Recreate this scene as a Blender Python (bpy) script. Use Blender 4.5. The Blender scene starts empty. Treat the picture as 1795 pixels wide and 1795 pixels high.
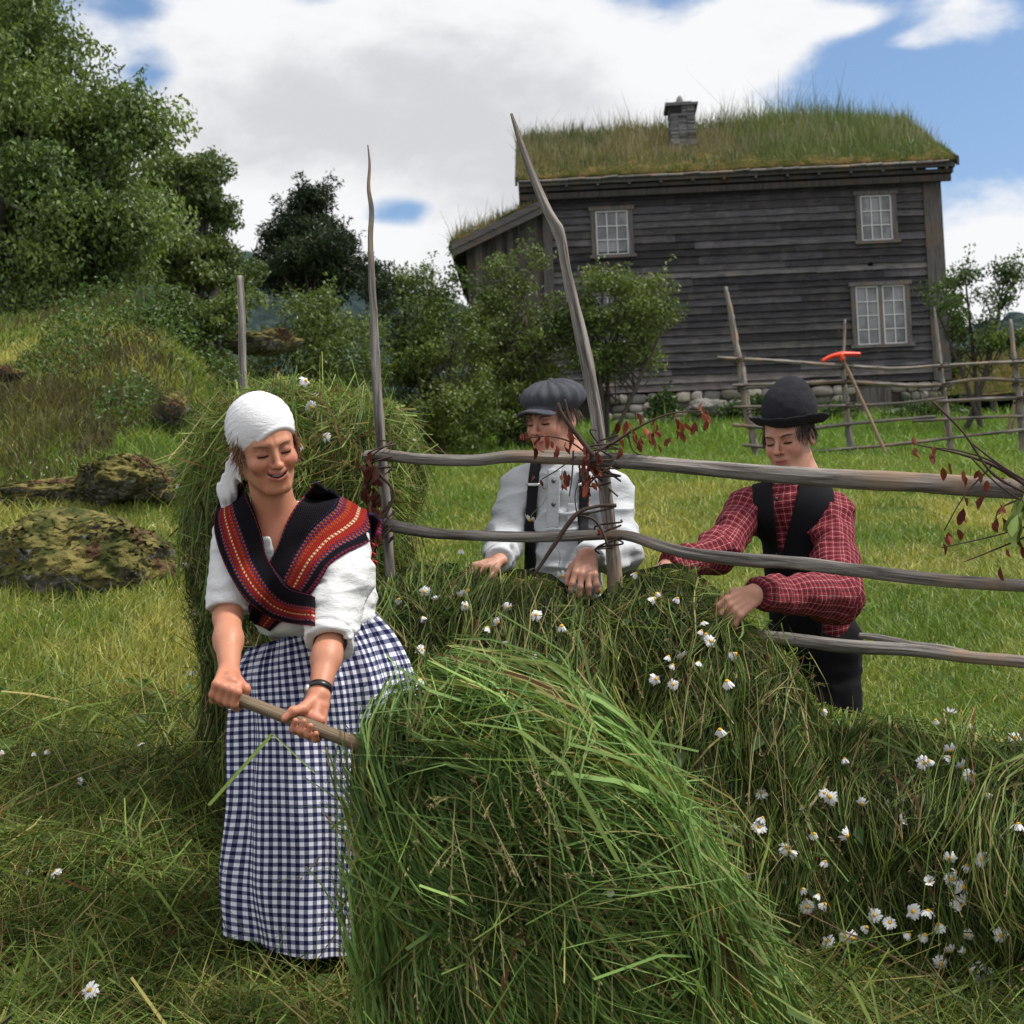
import bpy, math
import numpy as np
from mathutils import Matrix, Vector
RNG = np.random.default_rng(7)
C = bpy.context.scene.collection
# ------------------------------------------------------------------ camera
CAM = np.array([0.0, 0.0, 1.03])
FPX = 2466.0; HALF = 897.5
PITCH, ROLL = math.radians(3.3), 0.04
Rm = Matrix.Rotation(math.radians(90) + PITCH, 3, 'X') @ Matrix.Rotation(-ROLL, 3, 'Z')
R = np.array(Rm)
cam = bpy.data.objects.new('camera', bpy.data.cameras.new('camera')); C.objects.link(cam)
cam.location = CAM; cam.rotation_euler = Rm.to_euler()
cam.data.sensor_width = 36; cam.data.lens = FPX / 1795 * 36
cam.data.clip_start = 0.05; cam.data.clip_end = 3000
cam.data.dof.use_dof = True; cam.data.dof.focus_distance = 4.1; cam.data.dof.aperture_fstop = 8
bpy.context.scene.camera = cam

def ray(px, py):
    px = np.asarray(px, float); py = np.asarray(py, float)
    l = np.stack([(px - HALF) / FPX, -(py - HALF) / FPX, -np.ones(np.broadcast(px, py).shape)] if px.shape == py.shape else
                 np.broadcast_arrays((px - HALF) / FPX, -(py - HALF) / FPX, -1.0), -1)
    return l @ R.T
def P(px, py, d):
    r = ray(px, py)
    return CAM + r * (np.asarray(d, float) / r[..., 1])[..., None]
def proj(p):
    q = (np.asarray(p) - CAM) @ R
    return HALF + FPX * q[..., 0] / -q[..., 2], HALF - FPX * q[..., 1] / -q[..., 2]
# ------------------------------------------------------------------ sun, world, exposure
sc = bpy.context.scene
SUN = np.array([0.60, -0.10, 1.0]); SUN /= np.linalg.norm(SUN)
sun = bpy.data.objects.new('sun', bpy.data.lights.new('sun', 'SUN')); C.objects.link(sun)
sun.data.energy = 3.9; sun.data.angle = math.radians(10); sun.data.color = (1.0, 0.96, 0.88)
sun.rotation_euler = Vector(SUN).to_track_quat('Z', 'Y').to_euler()
sc.view_settings.view_transform = 'Standard'; sc.view_settings.look = 'None'
sc.view_settings.exposure = 0.32; sc.view_settings.gamma = 1
sc.cycles.max_bounces = 6; sc.cycles.diffuse_bounces = 3; sc.cycles.transmission_bounces = 4; sc.cycles.transparent_max_bounces = 6
sc.cycles.caustics_reflective = False; sc.cycles.caustics_refractive = False

class NT:
    def __init__(s, tree): s.t = tree; s.n = tree.nodes; s.l = tree.links
    def put(s, sock, v):
        if hasattr(v, 'is_output'): s.l.new(v, sock)
        elif v is not None: sock.default_value = v
    def node(s, typ, ins=None, **kw):
        n = s.n.new(typ)
        for k, v in kw.items(): setattr(n, k, v)
        for k, v in (ins or {}).items(): s.put(n.inputs[k], v)
        return n
    def m(s, op, a, b=None, c=None, clamp=False):
        n = s.node('ShaderNodeMath', operation=op, use_clamp=clamp); s.put(n.inputs[0], a)
        if b is not None: s.put(n.inputs[1], b)
        if c is not None: s.put(n.inputs[2], c)
        return n.outputs[0]
    def step(s, x, a, b):   # smoothstep
        n = s.node('ShaderNodeMapRange', {'Value': x, 'From Min': a, 'From Max': b}, interpolation_type='SMOOTHSTEP')
        return n.outputs[0]
    def mix(s, f, a, b, mode='MIX'):
        n = s.node('ShaderNodeMix', data_type='RGBA', blend_type=mode)
        s.put(n.inputs[0], f); s.put(n.inputs[6], a if hasattr(a, 'is_output') else (*a, 1)); s.put(n.inputs[7], b if hasattr(b, 'is_output') else (*b, 1))
        return n.outputs[2]
    def noise(s, vec, scale, detail=4, rough=.55, dist=0, out=0):
        n = s.node('ShaderNodeTexNoise', {'Scale': scale, 'Detail': detail, 'Roughness': rough, 'Distortion': dist})
        if vec is not None: s.l.new(vec, n.inputs['Vector'])
        return n.outputs[out]
    def scalev(s, vec, v):
        n = s.node('ShaderNodeVectorMath', operation='MULTIPLY'); s.l.new(vec, n.inputs[0]); n.inputs[1].default_value = v
        return n.outputs[0]

world = bpy.data.worlds.new('World'); sc.world = world; world.use_nodes = True
w = NT(world.node_tree); w.n.clear()
sky = w.node('ShaderNodeTexSky', sky_type='NISHITA'); sky.sun_disc = False
sky.sun_elevation = math.asin(SUN[2]); sky.sun_rotation = math.atan2(SUN[0], SUN[1]); sky.air_density = 1.1; sky.dust_density = 1.2
gen = w.node('ShaderNodeTexCoord').outputs['Generated']
sep = w.node('ShaderNodeSeparateXYZ'); w.l.new(gen, sep.inputs[0])
az = w.m('ARCTAN2', sep.outputs[0], sep.outputs[1]); el = w.m('ARCSINE', sep.outputs[2])
def azel(px, py):
    r = ray(px, py); r = r / np.linalg.norm(r); return math.atan2(r[0], r[1]), math.asin(r[2])
dens = None
def blob(px, py, rx, ry, amp):
    global dens
    a, e = azel(px, py)
    dx = w.m('MULTIPLY', w.m('SUBTRACT', az, a), FPX / rx); dy = w.m('MULTIPLY', w.m('SUBTRACT', el, e), FPX / ry)
    g = w.m('MULTIPLY', w.m('EXPONENT', w.m('MULTIPLY', w.m('ADD', w.m('MULTIPLY', dx, dx), w.m('MULTIPLY', dy, dy)), -1.0)), amp)
    return g
def total(lst):
    t = lst[0]
    for g in lst[1:]: t = w.m('ADD', t, g)
    return t
vs = w.scalev(gen, (1, 1, 1.9))
n1 = w.noise(vs, 4.5, 7, .58, .15); n2 = w.noise(vs, 13, 7, .62, .3)
nn = w.m('ADD', w.m('MULTIPLY', w.m('SUBTRACT', n1, .5), 1.9), w.m('MULTIPLY', w.m('SUBTRACT', n2, .5), 1.3))
cover = total([blob(620, 200, 620, 330, 1.5), blob(1130, 110, 240, 90, .5), blob(1180, 250, 300, 160, .65), blob(1338, 45, 90, 58, 1.1), blob(1690, 30, 120, 60, 1.05), blob(1500, 35, 70, 26, .85), blob(1590, 75, 60, 18, .5),
               blob(1790, 470, 160, 150, 1.3), blob(1550, 640, 400, 160, .8), blob(500, 520, 700, 170, .9), blob(1785, 130, 30, 18, .5),
               blob(706, 372, 95, 40, -1.35), blob(270, 135, 60, 70, -.75), blob(545, -5, 60, 22, -.7), blob(1580, 180, 260, 150, -1.0), blob(1135, -10, 90, 40, -.35), blob(240, 10, 60, 30, -.6)])
high = w.m('MAXIMUM', w.step(sep.outputs[1], .60, .25), w.step(sep.outputs[2], .55, .75))   # bright cloud added out of view, overhead and behind, as fill light
cover = w.m('ADD', cover, w.m('MULTIPLY', high, 1.6))
cl = w.step(w.m('ADD', cover, nn), .12, .80)
# grey cloud bellies and bright rims
grey = total([blob(680, 190, 420, 150, .9), blob(900, 300, 260, 90, .45), blob(330, 300, 160, 120, .2)])
gm = w.step(w.m('ADD', grey, w.m('MULTIPLY', nn, 1.15)), .10, 1.15)
cc = w.mix(gm, (0.76, 0.765, 0.78), (0.54, 0.545, 0.565)); cc = w.mix(high, cc, (.80, .81, .83))
skyc = w.node('ShaderNodeMix', {0: 1.0}, data_type='RGBA', blend_type='MULTIPLY')
w.l.new(sky.outputs[0], skyc.inputs[6]); skyc.inputs[7].default_value = (1.0, 1.10, 1.20, 1)
bg1 = w.node('ShaderNodeBackground', {'Strength': .105}); w.l.new(skyc.outputs[2], bg1.inputs[0])
bg2 = w.node('ShaderNodeBackground', {'Strength': 1.0}); w.l.new(cc, bg2.inputs[0])
mx = w.node('ShaderNodeMixShader'); w.l.new(cl, mx.inputs[0]); w.l.new(bg1.outputs[0], mx.inputs[1]); w.l.new(bg2.outputs[0], mx.inputs[2])
wo = w.node('ShaderNodeOutputWorld'); w.l.new(mx.outputs[0], wo.inputs[0])
# ------------------------------------------------------------------ helpers
def norm(v, ax=-1): return v / np.maximum(np.linalg.norm(v, axis=ax, keepdims=True), 1e-9)
def sstep(a, b, x): t = np.clip((x - a) / (b - a), 0, 1); return t * t * (3 - 2 * t)
def hashi(ix, iy, iz):
    h = (ix.astype(np.int64) * 374761393 + iy.astype(np.int64) * 668265263 + iz.astype(np.int64) * 2147483647 + 1013904223) & 0xffffffff
    h = ((h ^ (h >> 13)) * 1274126177) & 0xffffffff
    return ((h ^ (h >> 16)) & 0xffff) / 65535.0
def noise3(p, s=1.0):
    p = np.asarray(p, float) * s; i = np.floor(p).astype(np.int64); f = p - i; f = f * f * (3 - 2 * f); out = 0
    for dx in (0, 1):
        for dy in (0, 1):
            for dz in (0, 1):
                wgt = (f[..., 0] if dx else 1 - f[..., 0]) * (f[..., 1] if dy else 1 - f[..., 1]) * (f[..., 2] if dz else 1 - f[..., 2])
                out = out + wgt * hashi(i[..., 0] + dx, i[..., 1] + dy, i[..., 2] + dz)
    return out * 2 - 1
def fbm(p, s=1.0, o=3):
    t = 0
    for k in range(o): t = t + noise3(p, s * 2 ** k) * .5 ** k
    return t
def interp(tab, x):
    tab = np.asarray(tab, float); return np.stack([np.interp(x, tab[:, 0], tab[:, k]) for k in range(1, tab.shape[1])], -1).squeeze(-1) if tab.shape[1] == 2 else np.stack([np.interp(x, tab[:, 0], tab[:, k]) for k in range(1, tab.shape[1])], -1)
def tag(o, label=None, cat=None, group=None, kind=None):
    if label: o['label'] = label
    if cat: o['category'] = cat
    if group: o['group'] = group
    if kind: o['kind'] = kind
    return o
def empty(name, loc, label, cat, group=None, kind=None):
    o = bpy.data.objects.new(name, None); C.objects.link(o); o.location = [float(a) for a in loc]; o.empty_display_size = .1
    return tag(o, label, cat, group, kind)
def wloc(o):
    l = np.zeros(3)
    while o is not None: l = l + np.array(o.location); o = o.parent
    return l
def mk(name, V, F, mat, parent=None, col=None, uv=None, smooth=True, loc=None, matidx=None):
    V = np.asarray(V, float)
    if not isinstance(F, list): F = [F]
    F = [np.asarray(f, np.int32) for f in F if len(f)]
    me = bpy.data.meshes.new(name)
    off = wloc(parent) if parent is not None else (np.asarray(loc, float) if loc is not None else np.zeros(3))
    me.vertices.add(len(V)); me.vertices.foreach_set('co', (V - off).astype(np.float32).ravel())
    idx = np.concatenate([f.ravel() for f in F]); sizes = np.concatenate([np.full(len(f), f.shape[1], np.int32) for f in F])
    me.loops.add(len(idx)); me.loops.foreach_set('vertex_index', idx)
    me.polygons.add(len(sizes)); me.polygons.foreach_set('loop_start', np.concatenate([[0], np.cumsum(sizes)[:-1]]).astype(np.int32))
    me.polygons.foreach_set('use_smooth', np.full(len(sizes), smooth))
    if uv is not None:
        l = me.uv_layers.new(name='UVMap'); l.data.foreach_set('uv', np.asarray(uv, np.float32)[idx].ravel())
    if col is not None:
        a = me.color_attributes.new('col', 'FLOAT_COLOR', 'POINT')
        a.data.foreach_set('color', np.concatenate([np.asarray(col, np.float32), np.ones((len(V), 1), np.float32)], 1).ravel())
    for m in (mat if isinstance(mat, list) else [mat]): me.materials.append(m)
    if matidx is not None: me.polygons.foreach_set('material_index', np.asarray(matidx, np.int32))
    me.update(calc_edges=True)
    o = bpy.data.objects.new(name, me); C.objects.link(o)
    if parent is not None: o.parent = parent
    elif loc is not None: o.location = [float(a) for a in loc]
    return o
class MB:   # collects pieces of one part
    def __init__(s): s.V = []; s.F = {}; s.c = []; s.u = []; s.n = 0
    def add(s, V, F, col=None, uv=None):
        V = np.asarray(V, float)
        if isinstance(F, np.ndarray): F = [F]
        out = {}
        for f in F:
            if isinstance(f, np.ndarray) and f.ndim == 2: out.setdefault(f.shape[1], []).append(f)
            elif np.ndim(f[0]) == 0: out.setdefault(len(f), []).append(np.asarray(f)[None])
            else:
                for g in f: out.setdefault(len(g), []).append(np.asarray(g)[None])
        for f in [np.concatenate(v) for v in out.values()]:
            if len(f): s.F.setdefault(f.shape[1], []).append(f + s.n)
        s.V.append(V); s.n += len(V)
        s.c.append(np.broadcast_to(np.asarray(col if col is not None else (1, 1, 1), float), (len(V), 3)))
        s.u.append(np.asarray(uv, float) if uv is not None else np.zeros((len(V), 2)))
    def box(s, lo, hi, M=None, O=None, col=None, jit=0):
        lo = np.array(lo, float); hi = np.array(hi, float)
        V = np.array([[x, y, z] for x in (0, 1) for y in (0, 1) for z in (0, 1)], float) * (hi - lo) + lo
        if jit: V = V + RNG.normal(0, jit, V.shape)
        uv = np.stack([V[:, 0] + V[:, 1], V[:, 2]], 1)
        if M is not None: V = V @ np.asarray(M).T
        if O is not None: V = V + O
        s.add(V, [[0, 1, 3, 2], [4, 6, 7, 5], [0, 4, 5, 1], [2, 3, 7, 6], [0, 2, 6, 4], [1, 5, 7, 3]], col, uv)
    def build(s, name, mat, parent=None, smooth=False, loc=None):
        return mk(name, np.concatenate(s.V), [np.concatenate(v) for v in s.F.values()], mat, parent, np.concatenate(s.c), np.concatenate(s.u), smooth, loc)
def catmull(pts, n):
    pts = np.asarray(pts, float); k = len(pts)
    if k == 2: t = np.linspace(0, 1, n)[:, None]; return pts[0] * (1 - t) + pts[1] * t
    e = np.concatenate([[2 * pts[0] - pts[1]], pts, [2 * pts[-1] - pts[-2]]])
    t = np.linspace(0, k - 1 - 1e-6, n); i = t.astype(int); f = (t - i)[:, None]
    a, b, c, d = e[i], e[i + 1], e[i + 2], e[i + 3]
    return .5 * (2 * b + (c - a) * f + (2 * a - 5 * b + 4 * c - d) * f ** 2 + (3 * b - a - 3 * c + d) * f ** 3)
def tube(pts, rad, n=None, ns=10, bump=0.0, seed=0, flat=1.0):
    pts = np.asarray(pts, float); rad = np.asarray(rad, float) * np.ones(len(pts))
    n = n or max(3, len(pts) * 5)
    X = catmull(np.concatenate([pts, rad[:, None]], 1), n); p, r = X[:, :3], np.maximum(X[:, 3], 1e-4)
    T = norm(np.gradient(p, axis=0)); up = np.array([0, 0, 1.]) if abs(T[0, 2]) < .8 else np.array([0, -1., 0])
    A = norm(np.cross(T, up)); B = np.cross(A, T)
    th = np.linspace(0, 2 * np.pi, ns + 1)
    L = np.concatenate([[0], np.cumsum(np.linalg.norm(np.diff(p, axis=0), axis=1))])
    dirs = A[:, None] * np.cos(th)[None, :, None] + B[:, None] * np.sin(th)[None, :, None] * flat
    rr = r[:, None] * np.ones(ns + 1)
    if bump:
        q = p[:, None] * 1.0 + dirs * .02
        thn = np.stack([np.cos(th) * 1.5, np.sin(th) * 1.5], -1)
        q = np.stack([np.broadcast_to(thn[None, :, 0], rr.shape) + seed * 7.3, np.broadcast_to(thn[None, :, 1], rr.shape), np.broadcast_to(L[:, None] * 5, rr.shape)], -1)
        rr = rr * (1 + bump * fbm(q, 1.0, 3) + bump * .9 * np.maximum(noise3(q * [1.3, 1.3, 1.7] + 9) - .40, 0) + bump * .22 * noise3(q * [4, 4, .6]))
    V = p[:, None] + dirs * rr[..., None]
    uv = np.stack([np.broadcast_to(th * r.mean(), rr.shape), np.broadcast_to(L[:, None] + seed * 3.1, rr.shape)], -1)
    i = np.arange(n - 1)[:, None] * (ns + 1) + np.arange(ns)[None]
    F = np.stack([i, i + 1, i + ns + 2, i + ns + 1], -1).reshape(-1, 4)
    V = V.reshape(-1, 3); uv = uv.reshape(-1, 2); m = len(V)
    V = np.concatenate([V, [p[0] - T[0] * r[0] * .3, p[-1] + T[-1] * r[-1] * .3]]); uv = np.concatenate([uv, [[0, 0], [0, L[-1]]]])
    k = np.arange(ns)
    T3 = np.concatenate([np.stack([k + 1, k, np.full(ns, m)], 1), np.stack([(n - 1) * (ns + 1) + k, (n - 1) * (ns + 1) + k + 1, np.full(ns, m + 1)], 1)])
    return V, [F, T3], uv
def ribbons(paths, wid, side=None):   # paths (N,K,3), wid (N,K)
    N, K, _ = paths.shape
    d = norm(paths[:, -1] - paths[:, 0])
    if side is None: side = norm(np.cross(d, RNG.normal(size=(N, 3))))
    V = np.stack([paths - side[:, None] * wid[..., None], paths + side[:, None] * wid[..., None]], 2).reshape(-1, 3)
    b = (np.arange(N) * K * 2)[:, None] + (np.arange(K - 1) * 2)[None]
    return V, np.stack([b, b + 1, b + 3, b + 2], -1).reshape(-1, 4)
def ribcol(col, K): return np.repeat(col, K * 2, axis=0)
def leaves(c, size, d=None, nrm=None, wr=.5):   # folded diamond leaves
    N = len(c); d = norm(RNG.normal(size=(N, 3))) if d is None else norm(d)
    nrm = norm(RNG.normal(size=(N, 3)) + [0, -.2, .7]) if nrm is None else nrm
    s = norm(np.cross(d, nrm)); n2 = np.cross(s, d); z = np.asarray(size).reshape(-1, 1) * np.ones((N, 1))
    V = np.stack([c, c + d * z * .45 + s * z * wr * .5 + n2 * z * .06, c + d * z - n2 * z * .12, c + d * z * .45 - s * z * wr * .5 + n2 * z * .06], 1).reshape(-1, 3)
    b = np.arange(N)[:, None] * 4
    return V, b + np.arange(4)[None]
def vary(c1, c2, n, j=.12, t=None):
    t = RNG.random(n) if t is None else t
    c = np.asarray(c1)[None] * (1 - t[:, None]) + np.asarray(c2)[None] * t[:, None]
    return np.clip(c * (1 + RNG.normal(0, j, (n, 1))), .002, 1)
# ------------------------------------------------------------------ materials
def newmat(name):
    m = bpy.data.materials.new(name); m.use_nodes = True; t = NT(m.node_tree); t.n.clear(); return m, t
def finish(t, shader, disp=None):
    o = t.node('ShaderNodeOutputMaterial'); t.l.new(shader, o.inputs[0])
def bsdf(t, color, rough=.6, spec=.3, bump=None, bstr=.3, bdist=.01, **kw):
    p = t.node('ShaderNodeBsdfPrincipled'); t.put(p.inputs['Base Color'], color if hasattr(color, 'is_output') else (*color, 1))
    t.put(p.inputs['Roughness'], rough); t.put(p.inputs['Specular IOR Level'], spec)
    for k, v in kw.items(): t.put(p.inputs[k.replace('_', ' ')], v)
    if bump is not None:
        b = t.node('ShaderNodeBump', {'Strength': bstr, 'Distance': bdist, 'Height': bump}); t.l.new(b.outputs[0], p.inputs['Normal'])
    return p
def attr(t, n='col'): return t.node('ShaderNodeAttribute', attribute_name=n).outputs['Color']
def obj(t): return t.node('ShaderNodeTexCoord').outputs['Object']
def uvc(t): return t.node('ShaderNodeTexCoord').outputs['UV']
def veg(name, rough=.5, spec=.35, trans=.35, tint=(1.25, 1.2, .6)):
    m, t = newmat(name); c = attr(t); p = bsdf(t, c, rough, spec)
    tr = t.node('ShaderNodeBsdfTranslucent'); t.l.new(t.mix(1.0, c, tint, 'MULTIPLY'), tr.inputs[0])
    x = t.node('ShaderNodeMixShader', {0: trans}); t.l.new(p.outputs[0], x.inputs[1]); t.l.new(tr.outputs[0], x.inputs[2]); finish(t, x.outputs[0]); return m
def plain(name, col, rough=.6, spec=.3, ns=0, na=.2, bs=0, bd=.002, useattr=False, **kw):
    m, t = newmat(name); c = attr(t) if useattr else col
    o = obj(t)
    if ns:
        n = t.noise(o, ns, 5); f = t.m('ADD', t.m('MULTIPLY', t.m('SUBTRACT', n, .5), na * 2), 1.0)
        cb = t.node('ShaderNodeCombineColor'); [t.l.new(f, cb.inputs[i]) for i in range(3)]
        c = t.mix(1.0, c, cb.outputs[0], 'MULTIPLY')
    bmp = t.noise(o, bs, 4) if bs else None
    finish(t, bsdf(t, c, rough, spec, bmp, .5, bd, **kw).outputs[0]); return m
def wood(name, dark, light, su=60, sv=3, tintattr=False, crack=1.0, warm=(.8, .62, .48)):
    m, t = newmat(name); u = uvc(t)
    v = t.scalev(u, (su, sv, 1)); n = t.noise(v, 1.0, 8, .72, .5); n2 = t.noise(t.scalev(u, (su * .35, sv * .5, 1)), 1.3, 4, .6); n3 = t.noise(obj(t), 3.0, 4)
    c = t.mix(t.step(n, .32, .7), dark, light); c = t.mix(t.step(n3, .5, .68), c, [a * b for a, b in zip(light, warm)])
    c = t.mix(t.m('MULTIPLY', t.step(n2, .56, .66), .55 * crack), c, [a * .4 for a in dark])
    if tintattr: c = t.mix(1.0, c, attr(t), 'MULTIPLY')
    finish(t, bsdf(t, c, .85, .15, n, .9, .006).outputs[0]); return m
M = {}
M['grass'] = veg('grass_blades'); M['leaf'] = veg('leaves', .45, .4, .3); M['hay'] = veg('cut_grass', .62, .22, .3, (1.2, 1.15, .7))
M['dryleaf'] = veg('dry_leaves', .7, .15, .25, (1.2, .9, .7))
M['pole'] = wood('weathered_pole', (.050, .043, .039), (.33, .30, .275)); M['bark'] = plain('bark', (.06, .052, .045), .9, .1, 20, .5, 30, .01)
M['birch'] = plain('birch_bark', (.10, .095, .09), .85, .1, 12, .7, 30, .01)
M['board'] = wood('tarred_board', (.014, .0135, .0145), (.098, .096, .100), 2.2, 70, True, 1.0, (.80, .74, .70)); 
M['core'] = plain('hay_core', (.010, .013, .005), .95, .05, 30, .6)  # near black, paints shade into the gaps between hay stems
M['fork'] = wood('fork_shaft', (.11, .075, .05), (.30, .23, .16), 50, 2, False, .3)
M['skin'] = plain('skin', (1, 1, 1), .48, .35, 90, .10, 260, .0012, True, Subsurface_Weight=.12, Subsurface_Scale=.01)
M['petal'] = plain('petal', (.62, .62, .63), .6, .2, Subsurface_Weight=0.0); M['disc'] = plain('daisy_disc', (.62, .34, .03), .8, .1, 400, .3)
# ------------------------------------------------------------------ terrain
ZC = [(-8, -.5), (0, -.2), (3, -.17), (3.5, -.08), (3.8, -.02), (6, .03), (8, .40), (30, 4.45), (36, 5.3), (50, 6.0), (90, 7), (900, 7)]
ZL = [(-8, -.5), (0, -.3), (3, -.17), (3.8, -.03), (4.5, .14), (5.2, .42), (6, .72), (8, 1.40), (9.5, 1.85), (10.5, 2.35), (12, 3.1), (14, 3.85), (17, 4.5), (22, 5.4), (30, 6.6), (60, 9), (90, 9), (900, 9)]
def H0(x, y):
    x = np.asarray(x, float); y = np.asarray(y, float)
    zc = np.interp(y, *zip(*ZC)); zl = np.interp(y, *zip(*ZL))
    w_ = sstep(.07, .27, -x / np.maximum(y, 2.0)) * sstep(-1, 3, y)
    q = np.stack([x, y, x * 0], -1)
    lump = sstep(8.5, 10.5, y) * w_ * sstep(30, 18, y)
    return zc * (1 - w_) + zl * w_ + .03 * noise3(q, 1.1) + .012 * noise3(q, 4) + .10 * noise3(q, .25) * sstep(6, 14, y) * (1 - sstep(24, 28, y)) + lump * (.22 * noise3(q + 5, .9) + .12 * noise3(q, 2.1)) - .02 * np.abs(x) * sstep(40, 90, y)
def windrow(x, y):   # cut hay lying in rows, front
    q = np.stack([x, y, x * 0], -1)
    m = sstep(5.6, 4.6, y) * sstep(.9, -.3, x - .0) * sstep(2.0, 2.6, y)
    return m * (1 - .8 * np.exp(-((x + .55) / .35) ** 2 - ((y - 3.65) / .5) ** 2)) * (.06 + .05 * noise3(q, 2.3) + .03 * noise3(q + 3, 6))
def H(x, y): return H0(x, y) + windrow(np.asarray(x, float), np.asarray(y, float))
ys = np.concatenate([np.linspace(-6, 2, 12), np.arange(2.1, 8, .07), np.arange(8, 32, .14), np.linspace(32.3, 90, 60), [120, 200, 400, 900]])
ss = np.linspace(-1.2, 1.2, 420)
gx = ss[None] * (np.abs(ys[:, None]) + 6) * 1.0; gy = np.broadcast_to(ys[:, None], gx.shape)
gv = np.stack([gx, gy, H(gx, gy)], -1).reshape(-1, 3)
i = np.arange(len(ys) - 1)[:, None] * len(ss) + np.arange(len(ss) - 1)[None]
m, t = newmat('meadow_ground'); o = obj(t)
c = t.mix(t.step(t.noise(o, 1.1, 5), .42, .62), (.045, .075, .014), (.115, .105, .028)); c = t.mix(t.step(t.noise(o, 7, 5), .5, .7), c, (.030, .040, .010))
sy = t.node('ShaderNodeSeparateXYZ'); t.l.new(o, sy.inputs[0]); c = t.mix(t.step(sy.outputs[1], 5.4, 4.6), c, (.022, .027, .009))   # thatch under the cut grass, darkened to paint in shade between stems
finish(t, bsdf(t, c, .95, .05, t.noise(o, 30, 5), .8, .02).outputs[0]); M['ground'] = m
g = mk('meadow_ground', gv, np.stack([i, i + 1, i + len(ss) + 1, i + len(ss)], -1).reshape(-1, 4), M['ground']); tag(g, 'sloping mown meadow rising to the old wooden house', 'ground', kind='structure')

def onground(px, py, lo=2.5, hi=60):   # first ground hit along the ray
    r = ray(px, py); d = np.linspace(lo, hi, 3000); p = CAM + r * (d / r[1])[:, None]
    k = np.argmax(p[:, 2] < H(p[:, 0], p[:, 1])); return p[k]
# far wooded hills
def hill(name, label, pts, D, depth):
    xs = np.linspace(pts[0][0], pts[-1][0], 500); top = interp(pts, xs)
    p = P(xs, top, D); n = p.copy(); rows = []
    for k in range(14):
        f = k / 13; q = p.copy(); q[:, 1] = D - depth * (1 - f) ; q[:, 2] = 10 + (p[:, 2] - 10) * f ** .6
        q += np.stack([xs * 0, 2.2 * noise3(q, .35) * (k > 0), 2.0 * np.abs(noise3(q, .4)) + 1.5 * noise3(q, .1)], -1); rows.append(q)
    q = p.copy(); q[:, 1] += 60; q[:, 2] = 5; rows.append(q)
    V = np.array(rows); i = np.arange(len(rows) - 1)[:, None] * 500 + np.arange(499)[None]
    o = mk(name, V.reshape(-1, 3), np.stack([i, i + 1, i + 501, i + 500], -1).reshape(-1, 4), M['hill']); return tag(o, label, 'hill', kind='structure')
m, t = newmat('wooded_hill'); o = obj(t); c = t.mix(t.step(t.noise(o, .25, 5), .4, .65), (.022, .034, .036), (.045, .062, .058)); finish(t, bsdf(t, c, 1, 0, t.noise(o, .5, 5), .8, 2.).outputs[0]); M['hill'] = m  # bluish air haze is painted into the hill colour
hill('hills', 'dark wooded hills on the skyline', [(-600, 470), (200, 440), (400, 444), (450, 446), (520, 470), (700, 520), (900, 560), (1400, 600), (1640, 585), (1700, 570), (1800, 560), (2300, 520)], 330, 120)

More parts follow.
